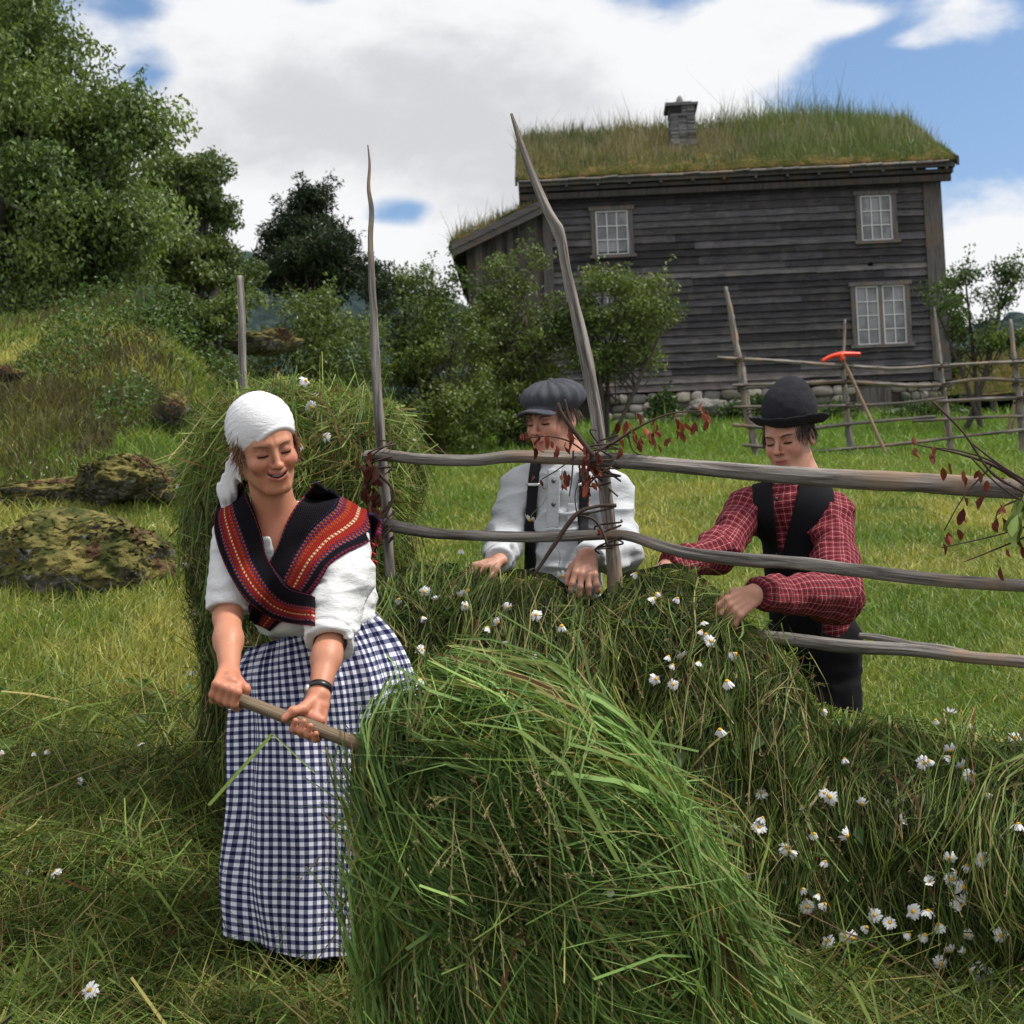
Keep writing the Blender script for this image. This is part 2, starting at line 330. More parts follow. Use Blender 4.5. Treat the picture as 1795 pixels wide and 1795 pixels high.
# ------------------------------------------------------------------ vegetation builders
def tree(name, label, cat, base, blobs, D, nleaf, ls, c1, c2, tr=.08, sub=.45, group=None, droop=0., limbs=None, wr=.5, trunkmat='bark', up=.6, dens=1.0):
    base = np.asarray(base, float)
    root = empty(name, base, label, cat, group)
    cen, rad = [], []
    for (px, py, rx, ry, rd) in blobs:
        c = P(px, py, D); cen.append(c); rad.append([rx / FPX * D, rd, ry / FPX * D])
    cen = np.array(cen); rad = np.array(rad); vol = rad.prod(1); ntot = vol.sum()
    per = vol / ntot; subs = []; own = []
    ns = max(12, int(ntot * 4.19 / (4.19 * sub ** 3) * 1.5 * dens))
    for k in range(len(cen)):
        n = max(3, int(ns * per[k])); u = norm(RNG.normal(size=(n, 3))) * (RNG.random((n, 1)) ** .45) * .93
        subs.append(cen[k] + u * rad[k]); own += [k] * n
    subs = np.concatenate(subs); own = np.array(own); n = len(subs)
    srad = sub * RNG.uniform(.55, 1.25, n)
    wts = srad ** 2; wts /= wts.sum(); pick = RNG.choice(n, nleaf, p=wts)
    u = norm(RNG.normal(size=(nleaf, 3))) * (RNG.random((nleaf, 1)) ** .5)
    lc = subs[pick] + u * srad[pick][:, None] * [1, 1, .62]
    # sprigs poking out
    k = nleaf // 7; dirs = norm(RNG.normal(size=(n, 3)) + [0, 0, up]); tt = RNG.random((k, 1)) * 1.5
    lc[:k] = subs[pick[:k]] + dirs[pick[:k]] * srad[pick[:k]][:, None] * tt + RNG.normal(0, ls * .5, (k, 3))
    lc = lc[lc[:, 2] > H(lc[:, 0], lc[:, 1]) + .05] if D < 40 else lc
    ld = RNG.normal(size=(len(lc), 3)) + [0, 0, -droop]
    V, F = leaves(lc, ls * RNG.uniform(.6, 1.25, len(lc)), ld, wr=wr)
    tn = np.clip(.5 + .5 * noise3(lc, 1.2) + RNG.normal(0, .25, len(lc)), 0, 1)
    mk('crown', V, F, M['leaf'], root, np.repeat(vary(c1, c2, len(lc), .16, tn), 4, 0), smooth=False)
    b = MB(); top = cen[np.argmax(cen[:, 2])]
    for bl in (limbs or [None]):
        st = base + (RNG.normal(0, .12, 3) * [1, 1, 0] if limbs else 0) - [0, 0, .1]
        tp = top if bl is None else P(bl[0], bl[1], D)
        mid = (st + tp) / 2 + RNG.normal(0, .12, 3) * np.linalg.norm(tp - st) * .35
        v, f, uv = tube([st, mid, tp], [tr, tr * .7, tr * .2], 14, 8, .15, RNG.random() * 9); b.add(v, f, uv=uv)
    for k in RNG.choice(n, min(n, 70), replace=False):
        e = subs[k]; z = RNG.uniform(.25, .8); st = base * (1 - z) + (top if not limbs else P(*limbs[k % len(limbs)][:2], D)) * z
        st = st + RNG.normal(0, .02, 3)
        v, f, uv = tube([st, (st + e) / 2 + [0, 0, -.08] + RNG.normal(0, .06, 3), e], [tr * .32, tr * .2, tr * .05], 8, 5, .1, k); b.add(v, f, uv=uv)
    b.build('trunk', M[trunkmat], root, True)
    return root
def blades(pos, h, wd, lean=.35, K=3):
    N = len(pos); t = np.linspace(0, 1, K); a = RNG.uniform(0, 2 * np.pi, N); l = np.abs(RNG.normal(0, lean, N)) * h
    off = np.stack([np.cos(a), np.sin(a), a * 0], -1)[:, None] * l[:, None, None] * (t ** 1.7)[None, :, None]
    p = pos[:, None] + off; p[..., 2] += h[:, None] * t[None] * .95
    wv = wd[:, None] * np.array([1, .8, .15] if K == 3 else np.clip(1.15 - t, .12, 1))[None]
    s = norm(np.stack([RNG.normal(0, .4, N) + 1, RNG.normal(0, .4, N), RNG.normal(0, .1, N)], -1))
    return ribbons(p, wv, s)
# ------------------------------------------------------------------ house
PSI = math.radians(1.6); UX = np.array([math.cos(PSI), -math.sin(PSI), 0]); NN = np.array([-math.sin(PSI), -math.cos(PSI), 0]); UZ = np.array([0, 0, 1.])
O0 = P(975, 695, 30.4)
def hp(px, py, out=0.0):   # pixel -> (u, w) on the wall plane moved out by `out`
    r = ray(px, py); q = O0 + NN * out; t_ = np.dot(q - CAM, NN) / np.dot(r, NN); p = CAM + r * t_ - O0
    return np.dot(p, UX), p[2]
HM = np.stack([UX, -NN, UZ], 1)      # local (u, depth into house, w)
def hw(p): return np.asarray(p, float) @ HM.T + O0
ULEN = hp(1660, 600)[0]; WTOP = 4.42
house = empty('log_house', O0 + UX * ULEN / 2, 'two storey dark tarred timber house with a grassy sod roof', 'house')
m, t = newmat('old_glass'); c = t.mix(t.step(t.noise(obj(t), 1.5, 3), .4, .6), (.05, .052, .058), (.17, .175, .185)); finish(t, bsdf(t, c, .12, .8).outputs[0]); M['glass'] = m
M['grey_wood'] = wood('grey_wood', (.05, .047, .045), (.20, .19, .185), 40, 2.2, True)
M['grey_plank'] = wood('grey_plank', (.045, .043, .042), (.17, .162, .158), 60, 2.0, True)
wins = [(hp(1036, 371), hp(1110, 446), 3, 3, 1), (hp(1499, 344), hp(1572, 421), 3, 3, 1), (hp(1491, 503), hp(1597, 602), 4, 4, 2), (hp(1038, 520), hp(1112, 600), 3, 3, 1)]
holes = [(min(a[0], b[0]), max(a[0], b[0]), min(a[1], b[1]), max(a[1], b[1])) for a, b, *_ in wins]
b = MB(); b.box((0, .12, -.05), (ULEN, 5.6, WTOP + .1), HM, O0, (.5, .5, .5)); 
ztop = 4.55; b.add(hw([[0, .12, WTOP], [0, 6.4, WTOP], [0, 3.3, WTOP + 2.0], [ULEN, .12, WTOP], [ULEN, 6.4, WTOP], [ULEN, 3.3, WTOP + 2.0]]), [[0, 1, 2], [3, 5, 4]], (.6, .6, .6)); 
b.build('wall', M['board'], house)
b = MB(); z = 0.0; rowk = 0
while z < WTOP:
    h = RNG.uniform(.145, .185); u = 0.02
    while u < ULEN - .05:
        e = min(u + RNG.uniform(2.5, 5.5), ULEN - .02); e = ULEN - .02 if ULEN - e < 1 else e
        segs = [(u, e - .006)]
        for (a0, a1, c0, c1) in holes:
            if z + h * .6 > c0 and z + h * .4 < c1:
                ns_ = []
                for (s0, s1) in segs:
                    if a1 <= s0 or a0 >= s1: ns_.append((s0, s1))
                    else:
                        if a0 - s0 > .03: ns_.append((s0, a0))
                        if s1 - a1 > .03: ns_.append((a1, s1))
                segs = ns_
        br = RNG.choice([1, 1.25, .8, 1.5, .65, 1.1]) * RNG.uniform(.85, 1.15); tint = np.array([1, RNG.uniform(.96, 1.02), RNG.uniform(.95, 1.08)]) * br
        if RNG.random() < .05: tint = np.array([2.4, 2.2, 2.1])
        if 2.42 < z < 2.6: tint = np.array([2.2, 2.15, 2.1])
        dz = RNG.normal(0, .007, 2)
        for (s0, s1) in segs:
            nseg = max(1, int((s1 - s0) / .5)); us = np.linspace(s0, s1, nseg + 1); wav = .006 * noise3(np.stack([us * 1.5, us * 0 + rowk * 3.3, us * 0], -1)) + np.interp(us, [s0, s1], dz)
            bo = .052 + .014 * RNG.random()
            L = []
            for x_, wz in zip(us, wav):
                L += [[x_, .10, z + h + .03], [x_, -.004, z + h + .03], [x_, -bo, z + wz], [x_, -bo + .024, z + wz - .002], [x_, .10, z + wz]]
            L = np.array(L); F = []
            for k in range(nseg):
                for a_ in range(4): F.append([5 * k + a_, 5 * k + a_ + 1, 5 * k + 5 + a_ + 1, 5 * k + 5 + a_])
            uv = np.stack([L[:, 0] + rowk * 1.7, L[:, 2] + L[:, 1] * .5], 1)
            b.add(hw(L), [F, [[0, 4, 3, 2], [5 * nseg, 5 * nseg + 2, 5 * nseg + 3, 5 * nseg + 4]]], tint, uv)
        u = e
    z += h; rowk += 1
# pale chips in the boards
for k in range(420):
    u_, z_ = RNG.uniform(.1, ULEN - .1), RNG.uniform(.05, WTOP - .1); s = RNG.uniform(.006, .022)
    if any(a - .15 < u_ < c + .15 and d - .15 < z_ < e + .15 for a, c, d, e in holes): continue
    L = np.array([[-s, 0, -s * .3], [0, 0, -s * .5], [s * 1.4, 0, s * .1], [0, 0, s * .5]]) + [u_, -.075, z_]; b.add(hw(L), [[0, 1, 2, 3]], (2.6, 2.3, 1.9), np.tile([k * .37, k * .11], (4, 1)))
b.build('cladding', M['board'], house)
# trim boards
b = MB(); cw = ULEN - hp(1622, 330)[0]
b.box((ULEN - .34, -.075, -.02), (ULEN + .02, .0, WTOP), HM, O0, (.75, .75, .75)); b.box((ULEN + .021, -.06, -.02), (ULEN + .05, .3, WTOP), HM, O0, (.6, .6, .6)); b.build('corner_board', M['grey_plank'], house); b = MB()
b.box((-.14, -.07, -.1), (.06, .1, WTOP), HM, O0, (.8, .8, .8)); b.build('corner_board', M['grey_plank'], house)
b = MB()
for k in range(10):
    a = -.62 + k * 1.03; e = min(a + 1.045, ULEN + .28)
    if e - a < .05: continue
    b.box((a, -.42 + .01 * (k % 2), WTOP + .12), (e, -.33, WTOP + .22 + .008 * (k % 3)), HM, O0, np.ones(3) * RNG.uniform(.45, .9), .003)
b.box((-.6, -.34, WTOP + .02), (ULEN + .25, -.02, WTOP + .10), HM, O0, (.4, .4, .4)); b.box((-.6, -.33, WTOP - .16), (ULEN + .2, -.25, WTOP - .03), HM, O0, (.45, .42, .4))
b.box((ULEN + .051, -.325, WTOP + .101), (ULEN + .27, 1.2, WTOP + .25), HM, O0, (.3, .3, .3))
for k in range(14): b.box((-.3 + k * .68, -.44, WTOP + .06), (-.24 + k * .68, -.0, WTOP + .115), HM, O0, (.6, .6, .6))
b.build('eave_board', M['grey_plank'], house)
b = MB()
for k in range(26):
    a = -.62 + k * .355; v, f, uv = tube([hw([a, -.47, WTOP + .215]), hw([a + .36, -.47, WTOP + .22 + RNG.normal(0, .01)])], [.028, .03], 6, 7, .2, k); b.add(v, f, col=np.ones(3) * RNG.uniform(1.0, 1.9), uv=uv)
b.build('birch_bark_edge', M['grey_plank'], house, True)
# windows
for k, ((a0, a1, c0, c1), (_, _, nx, nz, ncas)) in enumerate(zip(holes, wins)):
    fr = MB(); f = .085; cx = (a0 + a1) / 2
    fr.box((a0 - .02, -.075, c0 - .02), (a0 + f, .08, c1), HM, O0); fr.box((a1 - f, -.075, c0 - .02), (a1 + .02, .08, c1), HM, O0)
    fr.box((a0 - .06, -.10, c1 - .01), (a1 + .06, .08, c1 + .075), HM, O0, (1.1, 1.1, 1.1)); fr.box((a0 - .07, -.11, c0 - .07), (a1 + .07, .08, c0 - .0), HM, O0, (1.1, 1.1, 1.1))
    if ncas == 2: fr.box((cx - .04, -.066, c0), (cx + .04, .08, c1 - .01), HM, O0, (1.2, 1.2, 1.2))
    wo = fr.build('window', M['grey_plank'], house)
    parts = [(a0 + f, a1 - f)] if ncas == 1 else [(a0 + f, cx - .04), (cx + .04, a1 - f)]
    sa = MB(); pn = MB(); sc_ = np.array([1, 1, 1]) * 1.0
    for (x0, x1) in parts:
        z0, z1 = c0, c1 - .01; e = .032; n_ = nx if ncas == 1 else 2
        for bx in [((x0, -.045, z0), (x0 + e, -.01, z1)), ((x1 - e, -.045, z0), (x1, -.01, z1)), ((x0 + e, -.043, z0), (x1 - e, -.01, z0 + e)), ((x0 + e, -.043, z1 - e), (x1 - e, -.01, z1))]: sa.box(*bx, HM, O0)
        for q in range(1, n_): xx = x0 + e + (x1 - x0 - 2 * e) * q / n_; sa.box((xx - .010, -.038, z0 + e), (xx + .010, -.012, z1 - e), HM, O0)
        for q in range(1, nz): zz = z0 + e + (z1 - z0 - 2 * e) * q / nz; sa.box((x0 + e, -.036, zz - .010), (x1 - e, -.014, zz + .010), HM, O0)
        pn.box((x0 + .01, .0, z0 + .01), (x1 - .01, .03, z1 - .01), HM, O0)
    sa.build('sash', plain('window_paint', (.55, .55, .55), .6, .3, 30, .2), wo); pn.build('pane', M['glass'], wo)
# foundation stones
def stone(c, s, seed, n=3, rd=.5):
    u = np.linspace(-1, 1, n + 2); 
    import itertools
    V = []; idx = {}; F = []
    def vid(p):
        key = tuple(np.round(p, 4)); 
        if key not in idx: idx[key] = len(V); V.append(p)
        return idx[key]
    for ax in range(3):
        for sg in (-1, 1):
            for i in range(n + 1):
                for j in range(n + 1):
                    q = []
                    for (a_, b_) in ((u[i], u[j]), (u[i + 1], u[j]), (u[i + 1], u[j + 1]), (u[i], u[j + 1])):
                        p = [0, 0, 0]; p[ax] = sg; p[(ax + 1) % 3] = a_; p[(ax + 2) % 3] = b_; q.append(vid(p))
                    F.append(q if sg > 0 else q[::-1])
    V = np.array(V, float); V = V * (1.05 - rd) * 1.0 + norm(V) * (rd + .05)
    V = V * (1 + .16 * noise3(V * 1.1 + seed * 5.1)[:, None]) + RNG.normal(0, .02, V.shape)
    return V * s + c, F
b = MB(); fz = -.62
b.box((-.4, .12, -.9), (ULEN - .02, .7, -.05), HM, O0, (.03, .028, .025))
z = -.02; row = 0
while z > -.72:
    hh = RNG.uniform(.10, .22); u = 1.0 + RNG.random() * .2
    while u < ULEN:
        wd = RNG.uniform(.16, .48); du, dw = hp(1500, 700)[0], hp(1565, 700)[0]
        if not (du - .05 < u + wd / 2 < dw + .05):
            col = np.array([.27, .262, .25]) * RNG.uniform(.3, 1.4) * [1, RNG.uniform(.93, 1), RNG.uniform(.8, 1)]
            v, f = stone(np.array([u + wd / 2, .08 + RNG.normal(0, .02), z - hh / 2]), np.array([wd / 2 * .99, .13, hh / 2 * .99]), row * 31 + u * 7, 3, .66); b.add(hw(v), f, col)
        u += wd
    z -= hh; row += 1
b.build('stone_foundation', plain('stone', (1, 1, 1), .85, .2, 14, .35, 40, .006, True), house, True)
b = MB(); a0, a1 = hp(1500, 700)[0], hp(1562, 700)[0]
for k in range(5): b.box((a0 + (a1 - a0) * k / 5 + .004, -.05 + RNG.normal(0, .004), -1.0), (a0 + (a1 - a0) * (k + 1) / 5 - .004, -.0, -.12 + RNG.normal(0, .01)), HM, O0, np.ones(3) * RNG.uniform(.5, 1))
b.build('cellar_door', M['grey_plank'], house)
b = MB(); hx = hp(1525, 463); b.box((hx[0] - .05, -.062, hx[1] - .04), (hx[0] + .05, -.03, hx[1] + .04), HM, O0); b.build('vent_hole', plain('black_hole', (.004, .004, .004), 1, 0), house)
# sod roof
m, t = newmat('sod'); o = obj(t); c = t.mix(t.step(t.noise(o, 3, 5), .4, .65), (.050, .055, .016), (.12, .085, .035)); c = t.mix(t.step(t.noise(o, 11, 4), .55, .7), c, (.16, .13, .04)); finish(t, bsdf(t, c, 1, .0, t.noise(o, 20, 5), 1, .05).outputs[0]); M['sod'] = m
EV, RU, RW = -.44, 3.45, 2.05   # eave depth, ridge depth, ridge rise
def roofpt(u, f, h=0):   # f 0 eave .. 1 ridge .. 2 back eave
    dd = EV + (RU - EV) * f; ww = WTOP + .22 + RW * (1 - abs(1 - f)) + h
    return np.stack([u, dd, ww], -1)
us = np.linspace(-.66, ULEN + .30, 130); fs = np.concatenate([np.linspace(0, 1, 40), np.linspace(1.03, 2, 24)])
U_, F_ = np.meshgrid(us, fs); hb = .10 + .05 * fbm(np.stack([U_ * 2, F_ * 5, U_ * 0], -1)) ; hb *= sstep(0, .03, F_) * .6 + .4
edge = np.minimum(sstep(-.66, -.5, U_), sstep(ULEN + .3, ULEN + .1, U_)) * .7 + .3
V = roofpt(U_, F_, hb * edge + .06); nu = len(us)
i = np.arange(len(fs) - 1)[:, None] * nu + np.arange(nu - 1)[None]
V0 = roofpt(U_, F_, -.0); nv = len(fs) * nu
e = np.concatenate([np.arange(nu), ]); F = [np.stack([i, i + 1, i + nu + 1, i + nu], -1).reshape(-1, 4), np.stack([i + nu, i + nu + 1, i + 1, i], -1).reshape(-1, 4) + nv]
k = np.arange(nu - 1); F.append(np.stack([k + nv, k + nv + 1, k + 1, k], -1)); r_ = np.arange(len(fs) - 1)
for cidx, fl in ((0, 1), (nu - 1, 0)):
    a = r_ * nu + cidx; q = np.stack([a, a + nu, a + nu + nv, a + nv], -1); F.append(q)
roof = mk('roof', hw(np.concatenate([V.reshape(-1, 3), V0.reshape(-1, 3)])), F, M['sod'], house)
b = MB(); 
for side, uu in ((0, -.70), (1, ULEN + .31)):
    for f0, f1 in ((0, 1), (1, 2)):
        b = MB(); a = roofpt(np.array(uu), f0, -.09); c_ = roofpt(np.array(uu), f1, -.09)
        L = np.array([a, a + [.05, 0, 0], a + [0, 0, .2], a + [.05, 0, .2], c_, c_ + [.05, 0, 0], c_ + [0, 0, .2], c_ + [.05, 0, .2]])
        b.add(hw(L), [[0, 1, 3, 2], [4, 6, 7, 5], [0, 4, 5, 1], [2, 3, 7, 6], [0, 2, 6, 4], [1, 5, 7, 3]], (.6, .6, .6)); b.build('barge_board', M['grey_plank'], house)
n = 46000; u = RNG.uniform(-.66, ULEN + .3, n); f = RNG.random(n) ** .8 * 1.12; tall = np.interp(hw(roofpt(u, f))[:, 0], [-5, 2, 5, 6.2, 8.5, 9.2], [.8, .9, 1.0, 1.45, 1.5, .9])
hq = RNG.gamma(3, .072, n) * tall * (1 + .5 * noise3(pos_ := hw(roofpt(u, f, .1)), 2.2)) * (.6 + .5 * f); pos = hw(roofpt(u, f, .1))
V, Fq = blades(pos, hq, RNG.uniform(.004, .009, n), .35)
tn = np.clip(.5 + .6 * noise3(pos, .9) + RNG.normal(0, .3, n), 0, 1); cg = vary((.055, .085, .02), (.20, .17, .07), n, .2, tn); rt = sstep(5.2, 6.5, pos[:, 0])[:, None] * .7; cg = cg * (1 - rt) + vary((.05, .11, .015), (.10, .16, .03), n, .2) * rt
gr = mk('roof_grass', V, Fq, M['grass'], roof, ribcol(cg, 3), smooth=False); tag(gr, kind='stuff')
n = 3200; u = RNG.uniform(-.6, ULEN + .3, n); f = RNG.uniform(.2, 1.1, n); pos = hw(roofpt(u, f, .1)); hq = RNG.uniform(.25, .68, n) * np.interp(pos[:, 0], [0, 5, 7, 9], [.8, .9, 1.15, 1])
a_, b_ = blades(pos, hq, np.full(n, .003), .3); st = mk('seed_stalks', a_, b_, M['grass'], roof, ribcol(vary((.25, .21, .13), (.32, .27, .18), n), 3), smooth=False); tag(st, kind='stuff')
# chimney: stacked slates, cap and a stone
b = MB()
pc = P(1197, 262, 31.9); uc, dc, wc = (pc - O0) @ HM; hh = P(1194, 190, 31.9)[2] - pc[2]; z = -.5
while z < hh:
    th = RNG.uniform(.025, .06); g_ = .30 + (-.03 * (z / hh)) ; col = np.ones(3) * RNG.uniform(.05, .16)
    for q in range(3):
        x0 = -g_ + q * g_ * .67; b.box((uc + x0 + RNG.normal(0, .012), dc - .3 + RNG.normal(0, .014), wc + z), (uc + x0 + g_ * .66, dc + .3, wc + z + th - .004), HM, O0, col * RNG.uniform(.7, 1.3), .004)
    z += th
b.box((uc - .38, dc - .36, wc + hh - .04), (uc + .36, dc + .36, wc + hh + .035), HM, O0, (.11, .11, .12), .01); b.box((uc - .2, dc - .2, wc + hh + .04), (uc + .22, dc + .2, wc + hh + .09), HM, O0, (.16, .16, .16), .01)
b.box((uc - .3, dc - .325, wc + hh - .2), (uc - .02, dc - .29, wc + hh - .05), HM, O0, (.006, .006, .006))
ch = b.build('chimney', plain('slate', (1, 1, 1), .75, .3, 10, .3, 30, .01, True), house)
b = MB(); v, f = stone(np.array([uc - .02, dc, wc + hh + .17]), np.array([.09, .07, .12]), 3, 2); v[:, 2] += 0; v[:, 0] = uc - .02 + (v[:, 0] - uc + .02) * (1.25 - (v[:, 2] - wc - hh - .05) * 3.2).clip(.35, 1.2); b.add(hw(v), f, (.2, .2, .2)); b.build('cap_stone', plain('capstone', (.2, .2, .2), .8, .2, 20, .3), ch, True)
# lean-to on the west end
a = hp(952, 362); l = hp(795, 438); wl = hp(822, 560)[0]; wb = hp(822, 700)[1]
b = MB(); u = wl
while u < -.14:
    wd = RNG.uniform(.11, .19); top = np.interp(u + wd / 2, [l[0], a[0]], [l[1], a[1]]) - .20
    b.box((u + .003, .02 + RNG.normal(0, .008), -1.2), (min(u + wd, -.141), .07, top + .12), HM, O0, np.ones(3) * RNG.uniform(.4, .95) * [1, .97, .95]); u += wd
b.box((wl + .02, .08, -1.2), (-.15, 5, np.interp(wl, [l[0], a[0]], [l[1], a[1]]) - .25), HM, O0, (.3, .3, .3)); b.build('lean_to_wall', M['grey_plank'], house)
b = MB(); slope = (a[1] - l[1]) / (a[0] - l[0]); e1 = np.array([l[0] - .02, l[1]]); e2 = np.array([.0, a[1] + slope * (0 - a[0])])
def slab(mb, z0, z1, d0, d1, col, ex=0):
    L = np.array([[x, d, np.interp(x, [e1[0] - 1, e2[0] + 1], [e1[1] - slope, e2[1] + slope]) + z] for x in (e1[0] - ex, e2[0]) for d in (d0, d1) for z in (z0, z1)])
    mb.add(hw(L), [[0, 1, 3, 2], [4, 6, 7, 5], [0, 4, 5, 1], [2, 3, 7, 6], [0, 2, 6, 4], [1, 5, 7, 3]], col, np.stack([L[:, 2] * 1 + L[:, 1], L[:, 0]], 1))
slab(b, -.10, .045, -.42, -.37, (.85, .85, .85)); slab(b, -.25, -.11, -.40, -.36, (.8, .78, .76)); slab(b, -.13, -.02, -.355, 5.2, (.35, .35, .35)); 
b.build('lean_to_barge', M['grey_plank'], house)
us = np.linspace(e1[0] - .05, e2[0] - .02, 30); ds = np.linspace(-.36, 5.2, 30); U_, D_ = np.meshgrid(us, ds); Zs = np.interp(U_, [e1[0] - 1, e2[0] + 1], [e1[1] - slope, e2[1] + slope])
V = np.stack([U_, D_, Zs + .08 + .04 * fbm(np.stack([U_ * 3, D_ * 3, U_], -1))], -1).reshape(-1, 3); V1 = np.stack([U_, D_, Zs - .015], -1).reshape(-1, 3)
i = np.arange(29)[:, None] * 30 + np.arange(29)[None]; k = np.arange(29)
lr = mk('lean_to_roof', hw(np.concatenate([V, V1])), [np.stack([i, i + 1, i + 31, i + 30], -1).reshape(-1, 4), np.stack([k + 900, k + 901, k + 1, k], -1), np.stack([k * 30, k * 30 + 30, k * 30 + 930, k * 30 + 900], -1)], M['sod'], house)
n = 9000; u = RNG.uniform(e1[0], e2[0] - .05, n); d_ = RNG.uniform(-.36, 3.5, n); zz = np.interp(u, [e1[0] - 1, e2[0] + 1], [e1[1] - slope, e2[1] + slope]) + .08
left = sstep(e2[0], e1[0], u); V, Fq = blades(hw(np.stack([u, d_, zz], -1)), RNG.gamma(4, .035, n) * (.8 + left), RNG.uniform(.004, .008, n), .5); lg = mk('roof_grass', V, Fq, M['grass'], lr, ribcol(vary((.07, .09, .025), (.28, .23, .12), n, .2), 3), smooth=False); tag(lg, kind='stuff')

# turf roofed cellar beyond the corner
cp = P(1700, 770, 29.0); cr = P(1850, 760, 29.0)
cel = empty('cellar', (cp + cr) / 2, 'low turf roofed cellar with a dark opening beyond the house corner', 'cellar')
b = MB(); gz = H(cp[0], 29.5); 
b.box((cp[0] - .1, 29.2, gz - .3), (cr[0] + 3, 31.5, P(1700, 697, 29)[2]), None, None, (.004, .004, .004)); b.build('opening', plain('dark_inside', (.004, .004, .004), 1, 0), cel)
b = MB(); 
for k in range(7): x0 = cp[0] - .2 + k * .7; b.box((x0, 28.9, P(1700, 700, 29)[2]), (x0 + .69, 29.6, P(1700, 690, 29)[2] + .02 * (k % 2)), None, None, np.ones(3) * RNG.uniform(.4, .8))
for px in (1740, 1792): p = P(px, 700, 29.0); b.box((p[0] - .06, 28.95, gz - .2), (p[0] + .06, 29.07, p[2]), None, None, (.6, .6, .6))
b.build('timber_front', M['grey_plank'], cel)
n = 40; X_ = np.linspace(cp[0] - .5, cr[0] + 4, n); Y_ = np.linspace(28.85, 34, 24); XX, YY = np.meshgrid(X_, Y_); zb = P(1700, 693, 29)[2]
ZZ = zb + (1 - np.exp(-(YY - 28.85) * .9)) * 1.35 * sstep(cp[0] - .6, cp[0] + 1.2, XX) + .05 * noise3(np.stack([XX, YY, XX * 0], -1), 3)
i = np.arange(23)[:, None] * n + np.arange(n - 1)[None]; tr_ = mk('turf_roof', np.stack([XX, YY, ZZ], -1).reshape(-1, 3), np.stack([i, i + 1, i + n + 1, i + n], -1).reshape(-1, 4), M['sod'], cel)
k = 9000; x = RNG.uniform(cp[0] - .4, cr[0] + 2, k); y = RNG.uniform(28.86, 32, k); z = zb + (1 - np.exp(-(y - 28.85) * .9)) * 1.35 * sstep(cp[0] - .6, cp[0] + 1.2, x)
V, Fq = blades(np.stack([x, y, z], -1), RNG.gamma(4, .03, k), RNG.uniform(.004, .009, k), .4); tg = mk('turf_grass', V, Fq, M['grass'], tr_, ribcol(vary((.07, .10, .02), (.20, .16, .05), k, .2), 3), smooth=False); tag(tg, kind='stuff')
# boulder by the foundation
def rock(name, label, px, py, D, s, seed, mat, grp=None):
    n = 40; v, f = stone(np.zeros(3), np.ones(3), seed, n, .95); nv_ = norm(v); v = v * (1 + .20 * fbm(nv_ * 1.5 + seed, 1.0, 5)[:, None]) ; p = P(px, py, D); v = v * s + p
    o = mk(name, v, np.asarray(f), mat, loc=(p[0], p[1], p[2] - s[2] * .6)); return tag(o, label, 'rock', grp)
M['greystone'] = plain('grey_boulder', (.20, .19, .175), .85, .2, 6, .35, 25, .01)
rock('boulder', 'rounded grey boulder lying against the stone foundation', 1237, 716, 29.6, np.array([.34, .25, .19]), 4, M['greystone'])
# ------------------------------------------------------------------ trees and bushes
G = lambda px, D: np.array([*(P(px, 800, D)[:2]), 0]) + [0, 0, float(H(*P(px, 800, D)[:2]))]
tree('birch_tree', 'tall full leaved birch on the rocky rise, its branches hanging over the mound', 'tree', G(20, 16), [(40, 120, 130, 150, 1.6), (110, 260, 150, 120, 1.6), (30, 330, 180, 150, 1.8), (215, 195, 70, 50, .8), (140, 400, 140, 110, 1.4), (40, 490, 170, 90, 1.5), (-60, 200, 200, 220, 2), (170, 480, 80, 60, .9), (150, 330, 105, 90, 1.2), (185, 430, 50, 80, .9), (90, 530, 160, 60, 1.1), (245, 220, 42, 34, .5)], 16, 105000, .075, (.045, .085, .02), (.20, .27, .07), .2, .50, droop=1.0, trunkmat='birch', limbs=[(50, 140), (150, 300), (-30, 190)])
tree('birch_tree', 'slender open crowned birch standing beside the tall birch', 'tree', G(330, 20), [(300, 340, 55, 70, .9), (350, 320, 30, 60, .6), (370, 400, 35, 80, .7), (320, 440, 75, 70, 1.1), (290, 290, 30, 40, .5), (350, 300, 32, 50, .55), (352, 350, 40, 60, .6), (295, 300, 38, 45, .5), (340, 480, 80, 50, 1.1), (390, 470, 40, 50, .7)], 20, 30000, .075, (.045, .08, .02), (.16, .21, .06), .09, .30, droop=.8, trunkmat='birch', limbs=[(292, 320), (352, 310), (376, 380)])
tree('rowan_tree', 'dark dense rowan with a pointed top between the birch and the tall pole', 'tree', G(560, 24), [(540, 400, 50, 50, .9), (545, 450, 85, 50, 1.3), (615, 450, 38, 60, .8), (540, 350, 24, 36, .4), (540, 385, 42, 36, .7), (505, 430, 45, 40, .8), (580, 420, 42, 45, .8), (480, 465, 38, 45, .8), (550, 495, 95, 45, 1.3), (665, 490, 25, 45, .7)], 24, 34000, .10, (.009, .020, .008), (.028, .048, .016), .12, .36, wr=.3)
gb = 'leafy bushes between the mound and the house'
tree('bush', 'low mossy green bush below the slender birch', 'bush', G(330, 14), [(330, 560, 90, 60, .8), (270, 590, 60, 45, .6), (420, 540, 70, 50, .7)], 14, 9000, .055, (.026, .055, .014), (.13, .18, .04), .035, .3, gb, limbs=[(270, 560), (330, 520), (410, 520)])
tree('bush', 'spreading green bush just beyond the short grey post', 'bush', G(560, 21), [(540, 570, 110, 70, 1.0), (480, 620, 90, 60, .9), (600, 600, 80, 90, .9), (560, 690, 130, 80, 1.2)], 21, 13000, .075, (.026, .055, .014), (.14, .19, .045), .04, .35, gb, limbs=[(490, 560), (560, 520), (610, 540)])
